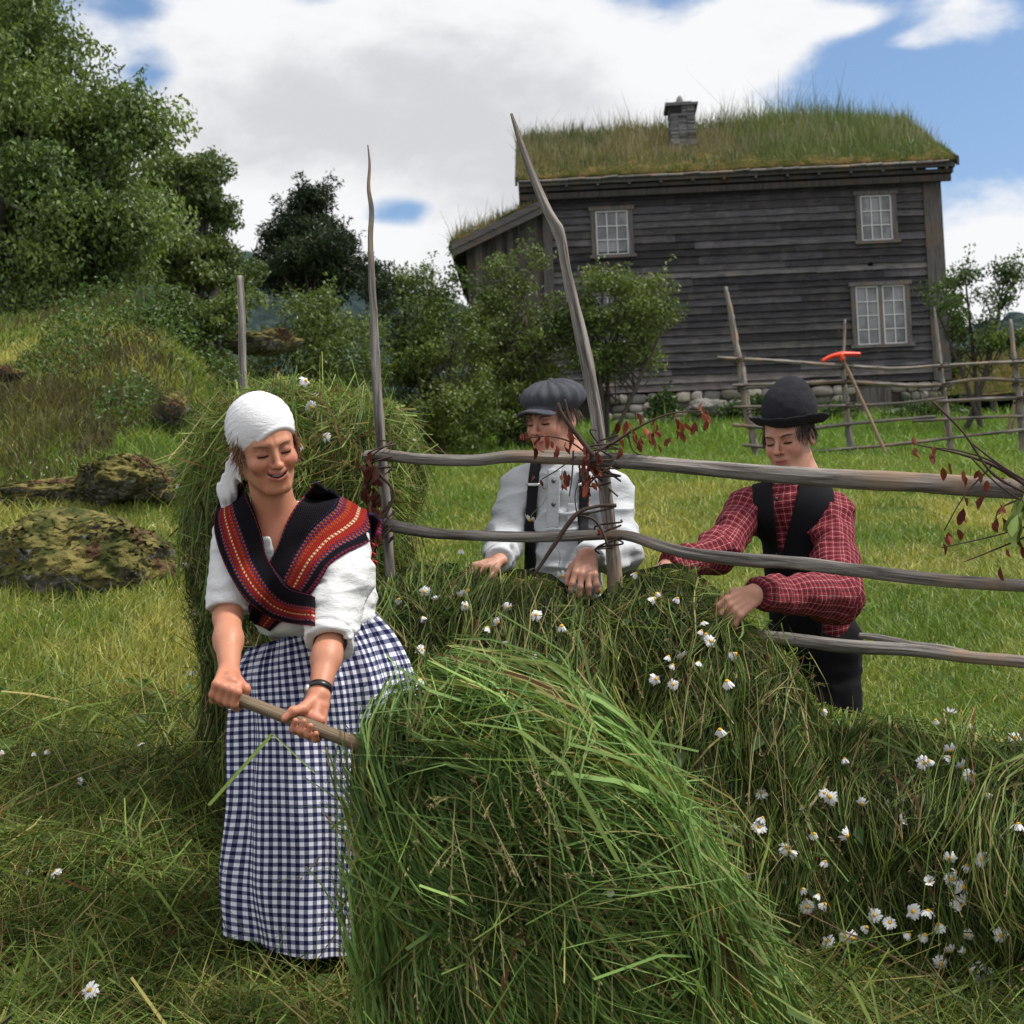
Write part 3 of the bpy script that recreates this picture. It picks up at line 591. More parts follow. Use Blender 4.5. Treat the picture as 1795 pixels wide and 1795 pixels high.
tree('bush', 'bush with bare forked stems showing beside the tall straight pole', 'bush', G(760, 24), [(720, 560, 80, 90, 1.0), (760, 500, 60, 55, .7), (690, 520, 45, 60, .6), (780, 620, 90, 90, 1.0), (700, 660, 90, 80, 1.2), (800, 700, 100, 70, 1.2), (720, 740, 90, 50, 1.0), (820, 750, 90, 45, 1.0)], 24, 26000, .078, (.026, .055, .012), (.15, .20, .045), .05, .36, gb, limbs=[(700, 500), (760, 470), (800, 560), (820, 640)])
tree('bush', 'broad bush in front of the lean-to wall', 'bush', G(900, 25.5), [(880, 540, 75, 75, 1.0), (920, 480, 60, 45, .7), (850, 620, 90, 90, 1.1), (940, 610, 90, 90, 1.0), (900, 700, 110, 70, 1.2), (930, 750, 90, 40, 1.0)], 25.5, 26000, .08, (.026, .052, .012), (.15, .195, .045), .05, .38, gb, limbs=[(860, 500), (930, 470), (960, 560)])
tree('bush', 'sapling bush with drooping leafy sprays before the clapboard wall', 'bush', G(1065, 25), [(1060, 500, 60, 45, .7), (1120, 490, 45, 30, .5), (1090, 570, 80, 60, .9), (1060, 640, 70, 60, .8), (1150, 560, 50, 50, .6), (1140, 630, 35, 40, .5), (1010, 540, 50, 60, .7)], 25, 15000, .075, (.026, .058, .012), (.16, .21, .05), .045, .34, gb, limbs=[(1060, 460), (1130, 470), (1170, 560), (1010, 500)])
tree('fruit_tree', 'young fruit tree with upright leafy shoots at the house corner', 'tree', G(1720, 26), [(1700, 540, 35, 40, .5), (1690, 490, 18, 35, .3), (1755, 520, 22, 55, .35), (1770, 480, 15, 35, .3), (1730, 590, 60, 30, .7), (1640, 530, 25, 30, .4), (1775, 590, 30, 40, .5), (1690, 590, 30, 30, .4)], 26, 5200, .085, (.03, .06, .014), (.11, .16, .035), .05, .32, limbs=[(1690, 470), (1765, 460), (1640, 540), (1740, 560)])
tree('climbing_vine', 'green vine climbing the far corner of the house', 'vine', G(1668, 30.6), [(1668, 520, 16, 50, .3), (1672, 590, 16, 60, .3), (1676, 660, 18, 60, .3), (1684, 710, 16, 30, .3)], 30.8, 2400, .11, (.04, .09, .012), (.11, .18, .03), .03, .25)
gk = 'leafy shrubs along the foundation'
tree('garden_shrub', 'low spreading shrub on the stones below the clapboards beside the felt hat', 'shrub', G(1300, 29), [(1330, 716, 40, 18, .3), (1280, 722, 30, 14, .3)], 29, 1300, .10, (.025, .055, .015), (.08, .13, .035), .02, .18, gk, dens=2)
tree('garden_shrub', 'low shrub left of the rounded boulder by the foundation'.replace('left of', 'beside'), 'shrub', G(1165, 29), [(1165, 712, 32, 24, .35)], 29, 900, .11, (.025, .055, .015), (.07, .12, .03), .02, .2, gk, dens=2)
tree('garden_shrub', 'dense shrub growing against the grey cellar door', 'shrub', G(1475, 28.6), [(1468, 740, 30, 32, .4)], 28.6, 1100, .12, (.03, .06, .02), (.08, .13, .04), .02, .22, gk, dens=2)
tree('garden_shrub', 'wide dark shrub under the corner of the house', 'shrub', G(1600, 28.4), [(1580, 742, 45, 36, .5), (1640, 735, 50, 38, .5)], 28.4, 2600, .12, (.025, .055, .018), (.08, .13, .04), .02, .24, gk, dens=2)

# ------------------------------------------------------------------ grass, ground cover
def wedge(n, d0, d1, p0, p1, pw=1.0):
    u = RNG.random(n); D = d0 * (d1 / d0) ** (u ** pw); px = RNG.uniform(p0, p1, n); r = ray(px, np.full(n, 900.)); x = r[:, 0] / r[:, 1] * D
    return np.stack([x, D, H(x, D)], -1)
def grasscol(p, n, bright=1.0):
    t1 = np.clip(.42 + .55 * noise3(p * [1, 1, 0], .8) + .3 * noise3(p * [1, 1, 0] + 7, 3.0) + RNG.normal(0, .2, n), 0, 1)
    far = sstep(14, 24, p[:, 1])[:, None]
    c = vary((.12, .20, .032), (.44, .40, .12), n, .2, t1); c2 = vary((.09, .20, .028), (.20, .29, .045), n, .15)
    return (c * (1 - far) + c2 * far) * bright
pos = np.concatenate([wedge(300000, 4.6, 31, -40, 1840, .85), wedge(60000, 3.0, 31, -650, -40, .85), wedge(60000, 3.0, 31, 1840, 2450, .85)]); keep = (noise3(pos * [1, 1, 0], 2.3) > -.75); pos = pos[keep]; n = len(pos)
h = RNG.gamma(5, .0085, n) * (1 + .035 * pos[:, 1]) * (1 + .6 * np.clip(noise3(pos * [1, 1, 0], 1.3), 0, 1)) * (1 + .8 * sstep(24, 28, pos[:, 1]))
V, F = blades(pos, h, (.0016 + .00030 * pos[:, 1]) * RNG.uniform(.7, 1.3, n), .75)
tag(mk('meadow_grass', V, F, M['grass'], col=ribcol(grasscol(pos, n), 3), smooth=False), 'short mown grass covering the meadow behind the rack', 'grass', kind='stuff')
# ground litter: cut stems lying on the meadow
def lying(pos, L, wd, lift=.04, K=5, curl=.5):
    n = len(pos); a = RNG.uniform(0, 2 * np.pi, n); t = np.linspace(-.5, .5, K); cv = RNG.normal(0, curl, n)
    ang = a[:, None] + cv[:, None] * t[None] * 2; st = (L / (K - 1))[:, None]
    x = np.cumsum(np.cos(ang) * st, 1); y = np.cumsum(np.sin(ang) * st, 1); p = np.stack([pos[:, :1] + x - x[:, 2:3], pos[:, 1:2] + y - y[:, 2:3], x * 0], -1)
    p[..., 2] = H(p[..., 0], p[..., 1]) + pos[:, 2:3] + lift * np.abs(RNG.normal(size=(n, 1))) + (RNG.normal(0, 1, (n, 1)) * L[:, None] * .22) * t[None] * 2 + .25 * L[:, None] * np.abs(RNG.normal(0, .35, (n, 1))) * (.5 - np.abs(t))[None]
    p[..., 2] = np.maximum(p[..., 2], H(p[..., 0], p[..., 1]) + .003)
    return p, wd[:, None] * np.interp(t, [-.5, -.2, .2, .5], [.7, 1, .8, .15])[None]
pos = wedge(15000, 5.0, 14, -40, 1840); pos[:, 2] = 0; p, wv = lying(pos, RNG.uniform(.06, .25, len(pos)), RNG.uniform(.0014, .003, len(pos)), .01); V, F = ribbons(p, wv)
tag(mk('cut_stems', V, F, M['hay'], col=ribcol(vary((.10, .15, .03), (.34, .27, .10), len(pos), .2), 5), smooth=False), 'loose cut stems strewn over the mown meadow', 'cut grass', kind='stuff')
# thick cut grass in front
pos = np.concatenate([wedge(105000, 2.6, 5.8, -60, 1860), wedge(16000, 2.6, 5.8, -650, -60), wedge(7000, 2.6, 4.2, 1860, 2300)]); n = len(pos); pos = pos[(pos[:, 0] / pos[:, 1] < .1) | (pos[:, 1] < 4.0)]; n = len(pos); pos[:, 2] = -.02 + RNG.random(n) ** 1.3 * .055 * (1 + 1.2 * windrow(pos[:, 0], pos[:, 1]) / .1)
p, wv = lying(pos, RNG.gamma(4, .055, n), RNG.uniform(.0009, .0028, n) * np.where(RNG.random(n) < .12, 1.9, 1), .022)
V, F = ribbons(p, wv); q = np.stack([pos[:, 0], pos[:, 1], pos[:, 0] * 0], -1)
ga = vary((.04, .075, .014), (.17, .23, .05), n, .3); gb_ = vary((.20, .17, .055), (.36, .30, .12), n, .2); sel = (RNG.random(n) < .13 + .12 * noise3(q, 1.5))[:, None]; brn = (RNG.random(n) < .06)[:, None]
cg = np.where(brn, vary((.10, .045, .02), (.16, .08, .03), n), np.where(sel, gb_, ga))
cg = cg * (1.1 + .55 * noise3(q, 1.6) + .3 * noise3(q + 4, 4))[:, None].clip(.45, 2)
tag(mk('cut_grass', V, F, M['hay'], col=ribcol(cg, 5), smooth=False), 'thick freshly cut grass and stems lying in front of the woman', 'cut grass', kind='stuff')
n = 10000; pos = wedge(n, 2.8, 7, -60, 1000); V, F = blades(pos, RNG.gamma(5, .016, n), RNG.uniform(.0015, .003, n), .9)
tag(mk('stubble', V, F, M['grass'], col=ribcol(grasscol(pos, n), 3), smooth=False), 'green stubble showing through the cut grass', 'grass', kind='stuff')
n = 900; pos = wedge(n, 2.9, 6, -40, 650); pos[:, 2] += .03 + .04 * RNG.random(n); V, F = leaves(pos, RNG.uniform(.03, .09, n), RNG.normal(size=(n, 3)) * [1, 1, .4], wr=.55)
tag(mk('weed_leaves', V, F, M['leaf'], col=np.repeat(vary((.05, .11, .03), (.12, .2, .05), n), 4, 0), smooth=False), 'broad weed leaves scattered in the cut grass', 'leaves', kind='stuff')
# mound: heather, moss and tussocks
n = 85000; D = RNG.uniform(9.2, 24, n); px = RNG.uniform(-40, 640, n) ** 1; r = ray(px, np.full(n, 900.)); x = r[:, 0] / r[:, 1] * D; pos = np.stack([x, D, H(x, D)], -1)
cl_ = noise3(pos * [1, 1, 0], .9) + .5 * noise3(pos * [1, 1, 0] + 3, 2.3); keep = (cl_ > -.38) & (pos[:, 0] / pos[:, 1] < -.12); pos = pos[keep]; cl_ = cl_[keep]; n = len(pos)
V, F = blades(pos, RNG.gamma(5, .022, n) * (.5 + np.clip(cl_, 0, 1) * 1.3), RNG.uniform(.004, .008, n), .5); kindm = np.clip(.5 + .9 * noise3(pos * [1, 1, 0] + 11, .7), 0, 1)
tag(mk('heather', V, F, M['grass'], col=ribcol(vary((.060, .044, .026), (.115, .115, .035), n, .25, kindm), 3), smooth=False), 'brown heather and tufted grass on the rocky mound', 'heather', kind='stuff')
n = 42000; D = RNG.uniform(9.0, 17, n); px = RNG.uniform(-40, 700, n); r = ray(px, np.full(n, 900.)); x = r[:, 0] / r[:, 1] * D; pos = np.stack([x, D, H(x, D)], -1); cl_ = noise3(pos * [1, 1, 0] + 31, 1.0) + .4 * noise3(pos * [1, 1, 0] + 3, 3); keep = cl_ > .12; pos = pos[keep]; cl_ = cl_[keep]; n = len(pos)
pos[:, 2] += RNG.random(n) * np.clip(cl_ - .1, 0, 1) * .55; V, F = leaves(pos, RNG.uniform(.025, .06, n))
tag(mk('bilberry_scrub', V, F, M['leaf'], col=np.repeat(vary((.03, .065, .012), (.09, .15, .03), n, .2), 4, 0), smooth=False), 'low green bilberry scrub among the heather on the mound', 'ground cover', kind='stuff')
m, t = newmat('mossy_rock'); o = obj(t); geo = t.node('ShaderNodeNewGeometry'); sp = t.node('ShaderNodeSeparateXYZ'); t.l.new(geo.outputs['Normal'], sp.inputs[0])
ms = t.step(t.m('ADD', sp.outputs[2], t.m('MULTIPLY', t.m('SUBTRACT', t.noise(o, 5, 6, .65), .5), 3.0)), -.45, -.05)
rk = t.mix(t.step(t.noise(o, 9, 6, .7), .42, .6), (.08, .072, .068), (.27, .25, .24)); rk = t.mix(t.step(t.noise(o, 22, 3), .62, .68), rk, (.42, .42, .40))
mo = t.mix(t.step(t.noise(o, 6, 6), .40, .62), (.045, .055, .016), (.17, .145, .05)); mo = t.mix(t.step(t.noise(o, 2.2, 3), .58, .66), mo, (.10, .055, .035))
finish(t, bsdf(t, t.mix(ms, rk, mo), .95, .1, t.m('ADD', t.noise(o, 14, 6), t.m('MULTIPLY', ms, .25)), 1, .05).outputs[0]); M['moss'] = m
gr_ = 'mossy rocks in the meadow'
rock('mossy_rock', 'large moss covered rock with white lichen on its flank, in the meadow', 145, 985, 7.6, np.array([.42, .45, .23]), 2, M['moss'], gr_)
rock('mossy_rock', 'flat grey rock outcrop just uphill of the mossy rock', 235, 850, 9.0, np.array([.30, .5, .13]), 8, M['moss'], gr_)
rock('mossy_rock', 'low stone slab near the edge of the meadow below the heather', 70, 870, 9.3, np.array([.5, .4, .10]), 12, M['moss'], gr_)
for k, (px, py, D, s, lb) in enumerate([(10, 655, 11.6, (.25, .3, .12), 'bare pale rock jutting out of the heather'), (235, 575, 14, (.5, .5, .3), 'grey rock outcrop under the trees on the mound'), (300, 715, 10.6, (.2, .3, .28), 'upright rock face at the end of the mound beside the hay'), (460, 600, 15, (.7, .6, .3), 'grey outcrop beyond the short grey post')]):
    rock('rock_outcrop', lb, px, py, D, np.array(s) * [.55, .55, .4], 20 + k, M['moss'], 'rocks on the mound')
# ------------------------------------------------------------------ far pole fence, hay rake
def poly(pts, D):   # pixel polyline with half widths -> path, radii
    p = np.array(pts, float); d = np.array([D(x) if callable(D) else D for x in p[:, 0]]) if not isinstance(D, (list, tuple)) else np.array(D, float)
    return P(p[:, 0], p[:, 1], d), p[:, 2] / FPX * d
def pole(name, pts, D, mat, parent, ns=10, bump=.12, seed=0, n=None):
    a, r = poly(pts, D); r = r * (.80 if parent.name.startswith('hay_rack') else 1); v, f, uv = tube(a, r, n or max(8, int(len(pts) * 7)), ns, bump, seed); return mk(name, v, f, M[mat], parent, uv=uv)
FD = lambda px: 22.4 + (1300 - px) * .0016
ff = empty('pole_fence', P(1500, 800, 22.2), 'rustic fence of thin grey poles across the meadow before the house', 'fence')
for k, pts in enumerate([[(1272, 503, 4), (1283, 560, 6), (1297, 640, 8), (1312, 730, 9), (1328, 812, 8)], [(1481, 560, 2.5), (1478, 640, 5), (1484, 720, 7.5), (1494, 812, 8)], [(1637, 540, 2), (1644, 600, 4), (1655, 690, 6), (1668, 795, 7)], [(1771, 560, 4), (1779, 640, 6), (1787, 700, 8), (1794, 800, 8)], [(1890, 560, 4), (1900, 790, 8)]]):
    pole('post', [(a_, b_, c_ * .8) for a_, b_, c_ in pts], FD, 'pole', ff, 8, .4, k)
rl = [[(1258, 627, 3), (1380, 634, 3.5), (1475, 642, 3)], [(1430, 637, 3), (1560, 646, 3.5), (1652, 640, 3)], [(1640, 642, 3), (1700, 638, 3), (1790, 634, 4), (1900, 630, 4)], [(1284, 676, 3), (1400, 672, 4), (1480, 668, 4)], [(1470, 668, 4), (1600, 676, 4.5), (1670, 674, 3)], [(1640, 676, 3), (1720, 664, 3.5), (1800, 668, 3.5), (1900, 665, 3)],
      [(1286, 713, 2.5), (1430, 712, 3), (1560, 708, 3), (1655, 698, 3)], [(1640, 704, 3), (1720, 700, 4), (1800, 697, 3.5), (1900, 695, 3)], [(1286, 745, 3.5), (1400, 752, 4), (1500, 742, 3.5), (1640, 730, 3)], [(1600, 738, 3), (1740, 731, 3), (1900, 728, 3)], [(1304, 780, 3.5), (1420, 790, 3), (1490, 786, 3), (1600, 776, 3.5), (1680, 766, 3), (1790, 754, 3.5), (1900, 748, 3)]]
for k, pts in enumerate(rl): pole('rail', pts, lambda x: FD(x) - .09, 'pole', ff, 6, .2, k)
for k, (px, py) in enumerate([(1297, 632), (1303, 680), (1318, 722), (1484, 642), (1486, 670), (1490, 712), (1655, 642), (1657, 676), (1781, 634), (1785, 668), (1788, 700)]):
    c = P(px, py, FD(px) - .04); th = np.linspace(0, 5 * np.pi, 22); q = np.stack([np.cos(th) * .085, np.sin(th) * .11, np.linspace(-.07, .07, 22)], -1) + c
    v, f, uv = tube(q, np.full(22, .011), 44, 5, 0, k); mk('lashing', v, f, M['bark'], ff, uv=uv)
rk_ = empty('hay_rake', P(1562, 815, 21.6), 'hay rake with an orange plastic head leaning on the pole fence', 'rake')
pole('handle', [(1474, 622, 3.2), (1520, 722, 3.2), (1565, 822, 3.2)], [22.0, 21.8, 21.5], 'fork', rk_, 8, 0)
M['orange'] = plain('orange_plastic', (.80, .055, .02), .4, .5)
a, r = poly([(1441, 633, 3), (1456, 625, 3.5), (1474, 621, 4.5), (1490, 620, 3.5), (1508, 620, 2.5)], 21.95); v, f, uv = tube(a, r, 18, 8, 0); b = MB(); b.add(v, f)
for k in range(15):
    u_ = k / 14; q = catmull(a, 15)[k]; v, f, uv = tube([q, q + [0, .03, -.05]], [.008, .005], 3, 5, 0); b.add(v, f)
v, f, uv = tube([P(1474, 620, 21.95), P(1477, 632, 21.95)], [.05, .035], 4, 8, 0); b.add(v, f)
b.build('rake_head', M['orange'], rk_, True)
for k, pts in enumerate([[(1779, 702, 2.5), (1766, 760, 3)], [(1786, 706, 2.5), (1772, 762, 3)]]):
    p_ = empty('stick', P(pts[1][0], pts[1][1], 24), ['thin pole leaning in front of the dark cellar opening', 'second thin pole leaning close beside the first at the cellar'][k], 'stick'); pole('shaft', pts, 24, 'fork', p_, 6)

# ------------------------------------------------------------------ hay drying rack
RD = lambda px: np.interp(px, [200, 670, 1060, 1795, 2100], [4.72, 4.52, 4.33, 3.95, 3.8])
def rowd(px, off=0): return RD(px) + off
rack = empty('hay_rack', P(1000, 1500, 4.35), 'hay drying rack of weathered grey poles and rails with grass hung over it', 'rack')
pole('post', [(645, 254, 1.4), (648, 290, 3), (646, 330, 4), (651, 370, 5.5), (649, 420, 6), (652, 500, 7.5), (656, 560, 8), (658, 620, 9), (664, 720, 10), (671, 820, 11), (679, 940, 12), (695, 1200, 12), (712, 1560, 13)], lambda x: 4.53, 'pole', rack, 14, .26, 1, 160)
pole('post', [(896, 199, 3), (906, 232, 6), (916, 262, 6.5), (934, 310, 7.5), (955, 362, 9), (969, 388, 10.5), (977, 403, 13), (984, 425, 11), (992, 470, 11), (1006, 530, 12), (1022, 600, 12), (1036, 665, 13), (1048, 740, 14), (1058, 820, 14.5), (1066, 900, 15), (1077, 1000, 16), (1090, 1250, 17), (1100, 1540, 17)], lambda x: 4.36, 'pole', rack, 14, .26, 2, 190)
pole('post', [(421, 484, 7.5), (424, 560, 8), (425, 640, 8.5), (428, 705, 9), (436, 1000, 9), (445, 1400, 9)], lambda x: 4.95, 'pole', rack, 12, .1, 3, 50)
pole('rail', [(640, 800, 12), (672, 798, 13), (740, 805, 12.5), (830, 807, 13), (900, 800, 14), (1000, 803, 15), (1060, 806, 17), (1180, 816, 17), (1300, 827, 18), (1450, 838, 20), (1600, 846, 22), (1795, 858, 23), (2000, 870, 23)], lambda x: rowd(x, -.07), 'pole', rack, 16, .13, 4, 160)
pole('rail', [(640, 915, 13), (680, 919, 13), (760, 934, 11), (860, 940, 11.5), (950, 941, 12), (1060, 937, 11.5), (1105, 940, 12), (1160, 958, 13), (1220, 972, 13.5), (1320, 982, 15), (1380, 986, 13.5), (1500, 1000, 14), (1650, 1018, 14), (1795, 1027, 14), (2000, 1042, 14)], lambda x: rowd(x, -.06), 'pole', rack, 14, .13, 5, 160)
pole('rail', [(600, 1030, 12), (900, 1060, 12), (1270, 1108, 13), (1400, 1122, 14), (1480, 1132, 15), (1600, 1140, 14), (1700, 1152, 13), (1795, 1160, 13), (2000, 1180, 13)], lambda x: rowd(x, -.04), 'pole', rack, 14, .14, 6, 120)
pole('rail', [(1506, 1114, 6), (1540, 1118, 8), (1600, 1130, 8), (1660, 1138, 8), (1720, 1152, 7)], lambda x: rowd(x, .05), 'pole', rack, 10, .2, 7, 50)
pole('rail', [(600, 1210, 12), (1000, 1300, 12), (1400, 1325, 13), (1795, 1360, 14), (2000, 1370, 13)], lambda x: rowd(x, -.04), 'pole', rack, 10, .14, 8, 60)
M['twig'] = plain('twig', (.055, .035, .028), .8, .2, 30, .4)
def lash(px, py, D, seed, rad=.05, n=5):
    b = MB(); rg = np.random.default_rng(seed)
    for k in range(n):
        th = np.linspace(0, rg.uniform(3, 6) * np.pi, 26) + rg.random() * 6; c = P(px, py, D); til = rg.normal(0, .5)
        q = np.stack([np.cos(th) * rad * rg.uniform(.8, 1.15), np.sin(th) * rad * 1.2, np.linspace(-.06, .06, 26) * rg.uniform(.4, 1.3) + til * rad * np.cos(th)], -1) + c + rg.normal(0, .008, 3)
        v, f, uv = tube(q, np.full(26, rg.uniform(.002, .0038)), 60, 5, .1, k); b.add(v, f, uv=uv)
    o = b.build('lashing', M['twig'], rack, True); return o
lash(668, 805, 4.46, 1, .04, 2); lash(1057, 812, 4.28, 2, .05, 4); lash(1072, 942, 4.30, 3, .045, 2); lash(674, 918, 4.46, 4, .042, 2)

# ------------------------------------------------------------------ hay draped on the rack
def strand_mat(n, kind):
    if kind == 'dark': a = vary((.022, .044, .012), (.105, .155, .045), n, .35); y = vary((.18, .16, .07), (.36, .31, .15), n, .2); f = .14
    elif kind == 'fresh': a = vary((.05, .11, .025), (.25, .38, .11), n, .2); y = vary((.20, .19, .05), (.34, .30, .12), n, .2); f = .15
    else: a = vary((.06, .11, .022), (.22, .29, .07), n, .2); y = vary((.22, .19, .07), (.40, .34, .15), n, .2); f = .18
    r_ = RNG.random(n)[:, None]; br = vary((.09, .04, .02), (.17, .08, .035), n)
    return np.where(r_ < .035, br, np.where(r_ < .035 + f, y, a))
def strands(surf, n, L, K, spread, thick, wid, kind, s0=0., s1=1., t0=0., t1=1., loose=.02, main=0.0, tpow=1.0, droop=.0, clip=None):
    s = RNG.uniform(s0, s1, n); t = t0 + (t1 - t0) * RNG.random(n) ** tpow; L = RNG.gamma(6, L / 6, n)
    a = RNG.normal(main, spread, n); a = np.where(RNG.random(n) < .5, a, a + np.pi)
    tau = np.linspace(-.5, .5, K); cv = RNG.normal(0, .45, n)
    e = .01
    p0 = surf(np.stack([s, t], -1)); ds = (surf(np.stack([s + e, t], -1)) - p0) / e; dt = (surf(np.stack([s, t + e], -1)) - p0) / e
    ls = np.maximum(np.linalg.norm(ds, axis=1), .15); lt = np.maximum(np.linalg.norm(dt, axis=1), .15)
    ang = a[:, None] + cv[:, None] * tau[None] * 2; st = (L / (K - 1))[:, None]
    dt_ = np.cumsum(np.cos(ang) * st, 1) / lt[:, None]; ds_ = np.cumsum(np.sin(ang) * st, 1) / ls[:, None]
    k0 = K // 2; S = s[:, None] + ds_ - ds_[:, k0:k0 + 1]; T = t[:, None] + dt_ - dt_[:, k0:k0 + 1]
    if clip: S = np.clip(S, clip[0] - .03 * RNG.random((n, 1)), clip[1] + .03 * RNG.random((n, 1))); T = np.maximum(T, clip[2]); thick = thick * (.3 + .7 * sstep(clip[2], clip[2] + .25, t))
    p = surf(np.stack([S, T], -1)); q = surf(np.stack([S + e, T], -1)) - p; r2 = surf(np.stack([S, T + e], -1)) - p
    nr = norm(np.cross(q, r2)); cdir = CAM - p; nr = nr * np.sign((nr * norm(cdir)).sum(-1, keepdims=True) + 1e-6)
    tuft = .35 + .65 * np.clip(.5 + 1.1 * noise3(p0, 6.5), 0, 1)
    off = (RNG.random(n) ** .8 * thick * tuft)[:, None] + np.abs(RNG.normal(0, loose * .45, (n, 1))) * (np.abs(tau)[None] * 2) ** 2 * RNG.random((n, 1)) * 3
    p = p + nr * off[..., None]; p[..., 2] -= (droop + loose * .9) * (np.abs(tau)[None] * 2) ** 2 * RNG.random((n, 1))
    w_ = RNG.uniform(wid * .5, wid * 1.3, n) * np.where(RNG.random(n) < .11, 2.2, 1)
    V, F = ribbons(p, w_[:, None] * np.interp(tau, [-.5, -.2, .25, .5], [.75, 1, .75, .12])[None])
    return V, F, ribcol(strand_mat(n, kind), K)
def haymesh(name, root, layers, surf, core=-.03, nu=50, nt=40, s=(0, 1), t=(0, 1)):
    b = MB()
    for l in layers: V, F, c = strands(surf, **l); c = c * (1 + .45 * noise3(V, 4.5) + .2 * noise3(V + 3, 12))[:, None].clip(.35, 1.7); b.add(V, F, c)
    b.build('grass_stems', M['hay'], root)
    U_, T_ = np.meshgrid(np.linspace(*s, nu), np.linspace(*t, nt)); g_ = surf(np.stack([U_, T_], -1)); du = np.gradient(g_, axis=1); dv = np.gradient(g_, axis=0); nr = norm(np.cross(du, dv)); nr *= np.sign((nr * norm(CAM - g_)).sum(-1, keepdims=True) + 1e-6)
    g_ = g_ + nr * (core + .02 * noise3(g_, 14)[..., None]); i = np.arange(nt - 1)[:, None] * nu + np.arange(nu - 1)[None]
    mk('gap_shade_core', g_.reshape(-1, 3), np.stack([i, i + 1, i + nu + 1, i + nu], -1).reshape(-1, 4), M['core'], root)
# front wall: over the lowest rail, hanging to the ground. t<0 behind rail, 0 = ridge, 1 = ground
FT = [(900, 1290), (1000, 1262), (1100, 1240), (1300, 1236), (1430, 1246), (1550, 1262), (1680, 1268), (1795, 1300), (2000, 1330)]
def surf_front(st):
    s, t = st[..., 0], st[..., 1]; px = 930 + s * 1020; yt = np.interp(px, *zip(*FT)) + 22; D0 = RD(px)
    up = np.clip(-t, 0, 2); f = np.clip(t, 0, 1.5)
    d = D0 + .10 - .30 * np.sqrt(np.clip(f / .28, 0, 1)) - .12 * f + up * .5
    py = yt + np.maximum(f, 0) ** 1.15 * (1990 - yt) + up * 10 
    bump = .075 * fbm(np.stack([px / 130, py / 170, px * 0], -1), 1, 2)
    return P(px, py, d - bump)
fr = empty('draped_hay', P(1500, 1850, 3.85), 'long wall of cut grass and daisies hanging from the lowest rail to the ground', 'hay', 'cut grass on the rack')
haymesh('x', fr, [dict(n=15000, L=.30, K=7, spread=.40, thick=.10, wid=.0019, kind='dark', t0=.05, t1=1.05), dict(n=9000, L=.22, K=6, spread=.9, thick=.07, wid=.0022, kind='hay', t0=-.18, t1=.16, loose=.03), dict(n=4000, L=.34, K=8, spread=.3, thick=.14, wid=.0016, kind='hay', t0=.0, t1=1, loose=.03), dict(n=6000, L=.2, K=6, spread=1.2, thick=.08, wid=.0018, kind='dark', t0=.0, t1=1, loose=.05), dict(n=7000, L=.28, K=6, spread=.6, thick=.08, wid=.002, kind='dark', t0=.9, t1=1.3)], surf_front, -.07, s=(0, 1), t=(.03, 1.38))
# middle pile over the third rail
MT = [(600, 1045), (660, 1005), (720, 975), (800, 968), (870, 985), (950, 992), (1000, 1028), (1060, 1035), (1110, 992), (1180, 975), (1225, 995), (1265, 1050), (1310, 1080), (1345, 1110), (1385, 1160), (1412, 1230), (1460, 1330)]
def surf_mid(st):
    s, t = st[..., 0], st[..., 1]; px = 600 + s * 820; yt = np.interp(px, *zip(*MT)) + 42; D0 = RD(px)
    up = np.clip(-t, 0, 2); f = np.clip(t, 0, 1.4)
    d = D0 + .04 - .26 * np.sqrt(np.clip(f / .3, 0, 1)) - .10 * f + up * .7
    py = yt + f ** 1.1 * 420 + up * 25
    return P(px, py, d - .075 * fbm(np.stack([px / 110, py / 140, px * 0], -1), 1, 2))
md = empty('draped_hay', P(1000, 1400, 4.2), 'heap of cut grass over the middle rail under the hands of the two boys', 'hay', 'cut grass on the rack')
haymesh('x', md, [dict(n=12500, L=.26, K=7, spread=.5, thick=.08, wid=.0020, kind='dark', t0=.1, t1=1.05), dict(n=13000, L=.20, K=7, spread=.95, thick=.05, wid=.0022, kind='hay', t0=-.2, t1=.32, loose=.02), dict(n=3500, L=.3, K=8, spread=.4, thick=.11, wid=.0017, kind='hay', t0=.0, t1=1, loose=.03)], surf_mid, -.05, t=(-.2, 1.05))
# tall heap at the end of the rack behind the woman
TT = [(270, 860), (300, 770), (330, 712), (370, 694), (430, 684), (480, 668), (560, 676), (650, 690), (700, 715), (740, 755), (775, 800)]
def surf_tall(st):
    s, t = st[..., 0], st[..., 1]; f = np.clip(t, 0, 1.3); up = np.clip(-t, 0, 2)
    y = 690 + f * 830
    xl = np.interp(y, [690, 760, 900, 1000, 1150, 1300, 1520], [400, 360, 342, 350, 385, 375, 360]); xr = np.interp(y, [690, 740, 790, 850, 950, 1050, 1520], [670, 715, 725, 680, 700, 740, 740])
    px = xl + (xr - xl) * s; yt = np.interp(px, *zip(*TT)) + 28; py = yt + f * (1520 - yt) + up * 20
    d = 4.95 - .42 * np.sqrt(np.clip(1 - (2 * s - 1) ** 2, 0, 1)) * (.35 + .65 * np.sqrt(np.clip(f / .25, 0, 1))) + .15 * np.abs(2 * s - 1) + up * .6
    return P(px, py, d - .085 * fbm(np.stack([px / 90, py / 150, px * 0], -1), 1, 2))
tl = empty('draped_hay', P(500, 1520, 4.7), 'tall heap of cut grass and daisies piled on the rack behind the woman', 'hay', 'cut grass on the rack')
